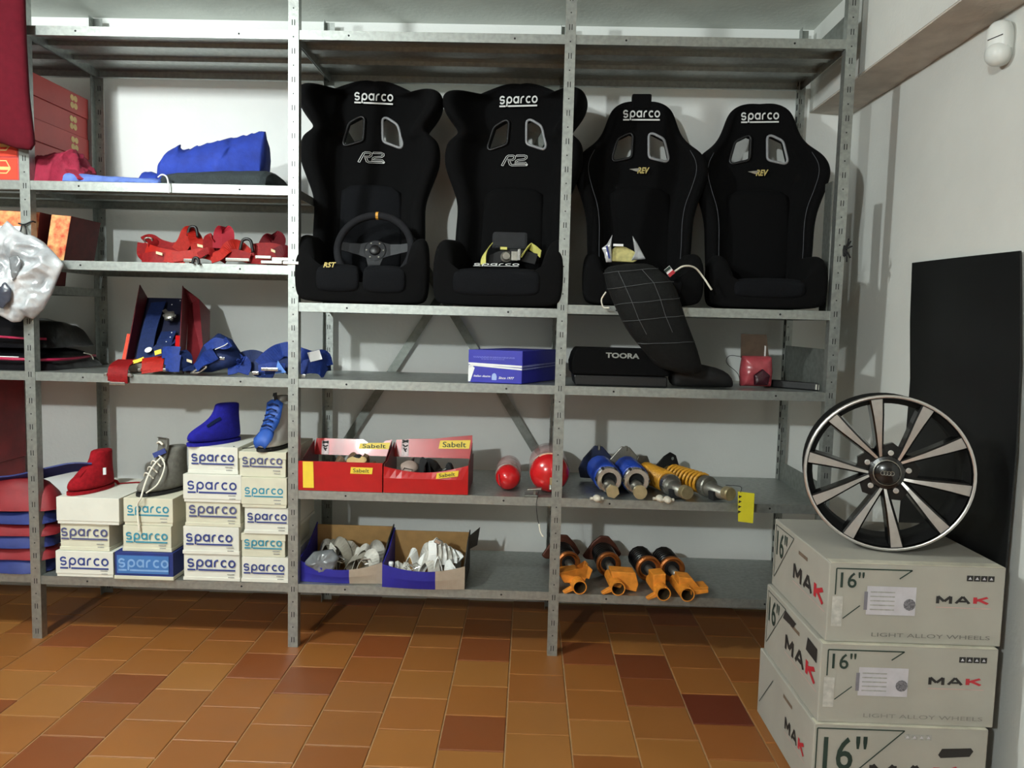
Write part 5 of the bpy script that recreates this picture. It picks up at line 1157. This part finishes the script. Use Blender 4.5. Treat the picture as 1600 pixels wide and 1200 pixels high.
B().prism([Dt, Dt+nb*.07, Dt+nb*.07+Vector((.055, .03, -.05)), Dt+Vector((.055, .08, -.05)), Dt+Vector((.05, .08, -.25)), Bq+Vector((.05, .08, .0))+Vector((0, 0, .002)), Bq+Vector((0, .02, .002))], (0, .003, 0)).build('open_lid', mat('dim_red_card', '#6e1a22', .5), t)
def onb(u, v, e=.012): return A_+(Bq-A_)*u+(Ct-A_)*v+nb*e
for u0, v0, u1, v1 in ((.25, .1, .3, .9), (.6, .08, .62, .5), (.45, .15, .75, .4)):
    B().ribbon(smooth_path([onb(u0, v0, .015), onb((u0+u1)/2, (v0+v1)/2, .03), onb(u1, v1, .015)]), Bq-A_, .06, .004).build('harness_strap', M_NAVYSTRAP, t)
pc = onb(.63, .66, .034); ax_ = nb
B().lathe(pc, nb, [(0, .021), (.010, .021), (.014, .014), (.015, .004)], 18).build('camlock_buckle', M_STEELD, t)
for q in range(6): B().lathe(pc+((Bq-A_).normalized()*math.cos(q*1.047)+(Ct-A_).normalized()*math.sin(q*1.047))*.021, nb, [(0, .007), (.008, .007)], 8).build('buckle_slot', M_STEELD, t)
B().ribbon([pc+nb*.004, pc-(Bq-A_).normalized()*.03+(Ct-A_).normalized()*.036], Bq-A_, .016, .006).build('buckle_tongue', M_STEELD, t)
B().lathe(onb(.36, .2, .04), nb, [(0, .014), (.001, .014)], 14).build('round_sticker', M_WHITEINK, t)
for u, v in ((.75, .42), (.74, .36), (.68, .3), (.8, .86), (.65, .8)): B().lathe(onb(u, v, .045), nb, [(0, .0025), (.002, .002)], 6).build('film_glint', M_WHITEINK, t)
harness('lap_harness', 'bright red lap strap folded over the edge of the fourth shelf', at(185, 580, .02), [
    ([(200, 562, .08), (192, 567, .04), (186, 573, .005), (184, 583, -.012), (184, 592, -.014), (184, 597, -.012)], (1, 0, 0), .075, RA), ([(196, 572, .05), (210, 566, .08), (222, 568, .1)], (0, 1, .4), .04, M_REDIN)],
    [('bar', 166, 585, -.012, .006), ('bar', 203, 586, -.012, .006), ('bar', 184, 599, -.012, .03)])
harness('lap_harness', 'bright red lap strap lying on the fourth shelf in front of the open box', at(238, 578, .02), [
    ([(240, 558, .06), (239, 566, .03), (238, 576, .012), (238, 582, .006)], (1, 0, 0), .08, RB)], [('bar', 219, 578, .006, .006), ('bar', 258, 578, .006, .006)])
o = B().ribbon(smooth_path(PX([(208, 566, .05), (218, 563, .05), (225, 560, .05)])), (0, .4, 1), .014, .003).build('yellow_label', M_YELLOW); tag(o, 'yellow label on a strap left of the red lap strap', 'label')
o = B().ribbon(smooth_path(PX([(242, 552, .045), (248, 550, .045), (252, 549, .045)])), (0, .4, 1), .018, .003).build('yellow_label', M_YELLOW); tag(o, 'yellow label hanging at the lip of the open red box', 'label')
U, V_ = M_BLUESTRAP, M_NAVYSTRAP
harness('seat_harness', 'blue harness webbing stacked in folds at the foot of the open box', at(270, 580, .04), [
    ([(254, 551, .05), (268, 550, .04), (281, 551, .04)], (0, .3, 1), .045, U), ([(258, 562, .035), (270, 562, .03), (282, 563, .03)], (0, .3, 1), .04, U), ([(259, 572, .025), (270, 573, .02), (281, 573, .02)], (0, .3, 1), .04, U),
    ([(283, 548, .07), (290, 556, .06), (292, 572, .05), (290, 580, .05)], (.6, .8, 0), .05, V_), ([(286, 576, .04), (300, 574, .05), (318, 578, .05)], (0, .9, .4), .05, V_)], [('label', 296, 564, .05, .01)])
wrapb = pillow([at(*v) for v in ((296, 580, .07), (306, 566, .07), (318, 540, .09), (342, 520, .1), (362, 530, .1), (374, 548, .1), (382, 560, .1), (368, 572, .08), (350, 576, .07), (330, 582, .06))], .045, .012, 24, 13).build('wrapped_harness', M_NAVYSTRAP, smooth=True)
t = wrapb; tag(t, 'dark blue harness bundled in clear film, highest heap on the fourth shelf', 'harness')
B().ribbon(smooth_path(PX([(322, 545, .035), (336, 536, .03), (350, 538, .03), (358, 534, .04)])), (0, .3, 1), .04, .003).build('strap', U, t)
B().ribbon(smooth_path(PX([(306, 575, .015), (322, 560, .02), (336, 552, .03)])), (.6, .2, .8), .05, .003).build('strap', U, t)
B().tube(smooth_path(PX([(298, 583, .015), (310, 582, .01), (322, 574, .012), (318, 572, .012), (306, 578, .014)])), .004, 6, True).build('buckle', M_CHROME, t, smooth=True)
B().tube(smooth_path(PX([(336, 546, .02), (350, 540, .025), (356, 536, .03)])), .0016, 5).build('film_edge', M_WHITEINK, t)
harness('seat_harness', 'blue harness with two short rolled straps right of the film bundle', at(372, 582, .06), [
    ([(352, 566, .08), (362, 558, .08), (372, 562, .08), (370, 574, .07), (356, 578, .07)], (0, .5, 1), .045, U), ([(374, 566, .05), (380, 563, .05), (384, 572, .05), (380, 584, .04)], (.7, .3, .3), .04, U),
    ([(376, 560, .12), (395, 556, .14), (412, 562, .14), (425, 572, .12)], (0, .4, 1), .05, V_), ([(388, 574, .08), (402, 572, .08), (416, 578, .08)], (0, .5, 1), .04, V_)], [('bar', 348, 560, .05, .01)])
harness('seat_harness', 'blue harness with a pale triangular tab and silver bar by the second upright', at(430, 584, .05), [
    ([(408, 572, .06), (422, 558, .08), (438, 548, .1), (452, 546, .1), (466, 556, .1)], (.3, .4, 1), .06, U), ([(404, 578, .04), (425, 574, .04), (445, 576, .05)], (0, .4, 1), .04, U), ([(440, 560, .1), (452, 572, .08), (462, 580, .08)], (.5, .4, .6), .06, V_), ([(400, 582, .03), (412, 586, .02), (428, 586, .02)], (0, .8, .5), .035, V_)],
    [('bar', 422, 577, .015, .032), ('bar', 400, 583, .01, .012)])
o = B().prism([at(434, 563, .04), at(447, 582, .03), at(430, 584, .03)], (0, .004, 0)).build('webbing_tab', mat('light_blue_tab', '#4a79c8', .6)); tag(o, 'pale blue triangular webbing tab beside the second upright', 'label')
harness('seat_harness', 'blue harness with a white printed patch just right of the second upright', at(490, 584, .1), [
    ([(462, 552, .1), (474, 556, .1), (488, 560, .12), (505, 558, .14), (510, 572, .14)], (.2, .5, 1), .06, U), ([(466, 576, .08), (485, 572, .08), (500, 574, .1), (508, 584, .12)], (0, .5, 1), .06, U), ([(480, 562, .14), (496, 556, .16), (508, 562, .16), (510, 580, .16)], (.3, .6, .6), .05, V_)],
    [('bar', 470, 587, .03, .02)])
o = B().obox(at(492, 556, .09), (.022, .004, .006), (-.006, 0, .018), (0, .0015, 0)).build('printed_patch', M_WHITEINK); tag(o, 'white printed patch on the blue harness right of the upright', 'label')

# ------------------------------------------------------------------ left of the first upright: cartons, bags, garment
def carton(label, x0, x1, y0, y1, z0, z1, mf, ms, front_mark=False, emb=False, grp='red cartons left of the first upright', name='red_carton', rx=0.0):
    t = thing(name, label, 'carton', ((x0+x1)/2, (y0+y1)/2, z0), grp)
    bd = B().box(x0, x1, y0, y1, z0, z1).build('body', ms, t, bevel=.002)
    h = z1-z0
    fp_ = B().box(x0+.003, x1-.004, y0-.0015, y0, z0+.004, z1-.004).build('front_panel', mf, t)
    if emb:
        for k, (dy, dz_) in enumerate(((-.012, .018), (.012, .018), (-.012, -.012), (.012, -.012))):
            B().lathe((x1, y1-.105+dy, z0+h*.5+dz_), (1, 0, 0), [(0, .013), (.0012, .013)], 12).build('clover_leaf', M_GOLDINK, bd)
    if front_mark:
        yq = y0-.0022
        B().box(x1-.14, x1-.03, yq, yq+.0006, z0+h*.44, z0+h*.58).build('front_bar', M_GOLDINK, fp_)
        for q in (.2, .74):
            b = B(); b.ribbon([(x1-.13, yq, z0+h*q), (x1-.11, yq, z0+h*(q+.1)), (x1-.09, yq, z0+h*q), (x1-.07, yq, z0+h*(q+.1)), (x1-.045, yq, z0+h*(q+.1)), (x1-.03, yq, z0+h*.5)], (0, 0, 1), .004, .0005); b.build('front_pattern', M_GOLDINK, fp_)
    return t
zc = ZL2; hc = .0845
for k, nm in enumerate(('lowest', 'second from the bottom', 'middle one', 'second from the top', 'topmost')):
    carton('red carton with gold clover marks, %s of the upper shelf stack' % nm, -.62, -.030-(.004 if k % 2 else 0), .01+(.006 if k % 2 else 0), .47, zc+hc*k, zc+hc*(k+1)-.001, M_CARTORG, M_CARTRED, True, True)
# leaning patterned cartons on the shelf below
def lean_carton(label, pts_front, depth, mf):
    t = thing('patterned_carton', label, 'carton', (sum(p[0] for p in pts_front)/4, pts_front[0][1]+depth/2, 1.3715), 'red cartons left of the first upright')
    B().prism(pts_front, (0, depth, 0)).build('body', M_CARTDK, t, bevel=.002)
    cx = sum(p[0] for p in pts_front)/4; cz = sum(p[2] for p in pts_front)/4
    B().prism([(cx+(x-cx)*.985, y-.002, cz+(z-cz)*.985) for x, y, z in pts_front], (0, .0018, 0)).build('front_panel', mf, t)
    return t, cx, cz
zb_ = 1.3715; zt_ = 1.642
t, cx, cz = lean_carton('red and gold patterned carton with a white printed panel behind the silver bag', [(-.205, .05, zb_), (-.012, .05, zb_), (.02, .05, zt_), (-.178, .05, zt_+.005)], .2, M_CARTPAT)
B().prism([(-.17, .0465, zb_+.03), (-.05, .0465, zb_+.03), (-.012, .0465, zt_-.07), (-.026, .0465, zt_-.055), (-.14, .0465, zt_-.055)], (0, .0012, 0)).build('white_panel', mat('carton_white_panel', '#dfe2e4', .5), t)
t, cx, cz = lean_carton('narrow red and gold patterned carton leaning beside the white-panelled one', [(.022, .07, 1.4615), (.095, .07, 1.4615), (.128, .07, 1.632), (.053, .07, 1.637)], .2, M_CARTPAT)
B().box(-.5, -.21, .04, .45, zb_, zt_-.02)
# dark bags on the fourth shelf level
def soft_bag(name, label, cat, x0, x1, y0, y1, z0, h, m, seed, amp=.012, freq=10, group=None):
    rows = []; n = 14
    for i in range(n+1):
        u = i/n; k = max(0, 1-(2*u-1)**6)**.5; xx = x0+(x1-x0)*u; wv = noise.noise(Vector((xx*6, seed*3.7, 0))); rows.append((xx, y0+(1-k)*.05+.02*wv, y1-(1-k)*.05, z0, max(.006, h*k*(1+.22*noise.noise(Vector((xx*5, seed, 2)))))))
    o = mound(rows, seed, amp, freq, 16).build(name, m, smooth=True); tag(o, label, cat, group); return o
zl = 1.0412
o = soft_bag('sports_bag', 'black glossy bag with magenta trim beside the first upright, lower one', 'bag', -.6, .045, .03, .46, zl, .085, M_BAGBLK, 3, .01)
B().tube(smooth_path([(-.5, .032, zl+.048), (-.25, .026, zl+.045), (-.06, .03, zl+.043), (.02, .08, zl+.04), (.045, .2, zl+.04), (.04, .36, zl+.045)]), .006, 6).build('trim', M_PINK, o, smooth=True)
B().tube(smooth_path([(-.5, .026, zl+.056), (-.25, .02, zl+.053), (-.06, .024, zl+.051)]), .0022, 5).build('highlight_piping', M_WHITEINK, o, smooth=True)
B().tube(smooth_path([(.046, .27, zl+.06), (.052, .31, zl+.05), (.05, .33, zl+.03)]), .0025, 5).build('zip_pull', M_LACE, o, smooth=True)
o = soft_bag('sports_bag', 'black bag with a magenta stripe lying on the lower black bag', 'bag', -.58, .015, .06, .45, zl+.084, .125, M_BAGBLK, 8, .014)
B().tube(smooth_path([(-.5, .06, zl+.12), (-.25, .05, zl+.128), (-.06, .055, zl+.122), (.0, .1, zl+.12)]), .005, 6).build('trim', M_PINK, o, smooth=True)
# red cartons further left, bottom shelf level and up
carton('large red carton standing far left above the folded nylon bags', -.85, -.36, .17, .49, .256, .62, M_CARTDK, mat('maroon_carton', '#7c1518', .6, var=.2, scale=10), name='red_carton')
carton('large red carton stacked on the other one at the far left edge', -.85, -.355, .17, .49, .621, .99, M_CARTDK, mat('maroon_carton', '#7c1518', .6, var=.2, scale=10), name='red_carton')
z = .2562
for k, (h, m, xr, lab) in enumerate(((.055, M_SOFTBLU, .03, 'blue folded nylon bag at the bottom of the pile by the first upright'), (.05, M_SOFTRED, .05, 'red folded nylon bag second from the bottom of the pile'), (.05, M_SOFTBLU, .04, 'dark blue folded nylon bag third from the bottom of the pile'), (.05, M_SOFTRED, .055, 'red folded nylon bag in the middle of the pile'), (.055, M_SOFTBLU, .045, 'blue folded nylon bag under the puffed red one'), (.1, M_SOFTRED, .06, 'puffed red nylon bag near the top of the pile'))):
    soft_bag('folded_bag', lab, 'bag', -.34, xr, .0, .16+.0*k, z, h*1.12, m, 20+k, .018, 7, 'folded nylon bags piled on the bottom shelf'); z += h-.003
st = B().ribbon(smooth_path([(-.3, .06, z+.004), (-.12, .06, z+.012), (.02, .07, z+.045), (.10, .09, z+.062), (.155, .12, z+.058)]), (0, .8, -.5), .075, .006).build('bag_strap', M_SOFTBLU); tag(st, 'wide blue strap rising over the pile towards the white shoe box', 'strap')

# hanging red garment, hooked on the top shelf
out = PX([(-60, 30, -.06), (-20, -28, -.06), (20, -40, -.06), (38, -10, -.06), (40, 60, -.06), (45, 150, -.06), (54, 226, -.06), (50, 235, -.06), (28, 233, -.06), (0, 223, -.06), (-60, 218, -.06)])
t = thing('hanging_garment', 'dark red garment hanging at the top left corner in front of the rack', 'clothing', (-.02, -.06, 1.85))
pillow(out, .032, .006, 14, 3, n=60, rings=8, sharp=.35).build('sleeve', M_REDCLOTH, t, smooth=True)
B().tube(smooth_path([(-.03, -.06, 2.37), (-.03, -.06, 2.40), (-.03, -.03, 2.42), (-.03, .02, 2.40), (-.03, .03, 2.33), (-.03, .03, 2.306)]), .003, 6).build('hanger_hook', M_STEELD, t, smooth=True)
B().tube(smooth_path([(-.16, -.06, 2.30), (-.03, -.06, 2.37), (.05, -.06, 2.34)]), .006, 6).build('hanger_bar', M_BLK, t, smooth=True)

# silver bag tied to the first upright
t = thing('silver_bag', 'crumpled silver plastic bag tied to the first upright with black string', 'bag', (.02, -.05, 1.235))
o1 = PX([(38, 366, -.05), (52, 368, -.05), (68, 378, -.05), (84, 394, -.05), (100, 413, -.05), (92, 432, -.05), (80, 462, -.05), (68, 484, -.05), (52, 499, -.05), (40, 494, -.05), (32, 503, -.05), (20, 504, -.05), (8, 497, -.05), (-14, 486, -.05), (-22, 450, -.05), (-16, 400, -.05), (-2, 360, -.05), (12, 345, -.05), (26, 358, -.05)])
pillow(o1, .032, .014, 11, 6, n=120, rings=24, sharp=.4, back=.2, ridge=True).build('outer_film', M_WRAPW, t, smooth=True)
o2 = PX([(-16, 462, -.095), (8, 440, -.1), (18, 452, -.1), (16, 470, -.1), (4, 482, -.098), (-10, 478, -.095)])
pillow(o2, .012, .006, 30, 9, n=36, back=.3).build('dark_fold', mat('dark_film', '#3a3d48', .25), t, smooth=True)
o3 = PX([(14, 402, -.1), (28, 398, -.1), (34, 408, -.1), (28, 430, -.105), (20, 440, -.105), (16, 420, -.1)])
pillow(o3, .010, .006, 30, 11, n=36, back=.3).build('grey_fold', M_WRAPG, t, smooth=True)
c0 = at(38, 349, -.012)
B().tube(smooth_path([(-.024, .012, c0.z), (-.024, -.008, c0.z), (0, -.012, c0.z-.004), (.026, -.008, c0.z+.008), (.026, .012, c0.z+.008)]), .0028, 6).build('string', M_BLKM, t, smooth=True)
for q0, q1 in (((34, 350), (30, 366)), ((38, 350), (42, 368))):
    B().tube(smooth_path([at(*q0, -.014), at((q0[0]+q1[0])/2+1, (q0[1]+q1[1])/2, -.03), at(*q1, -.05)]), .0025, 6).build('string', M_BLKM, t, smooth=True)
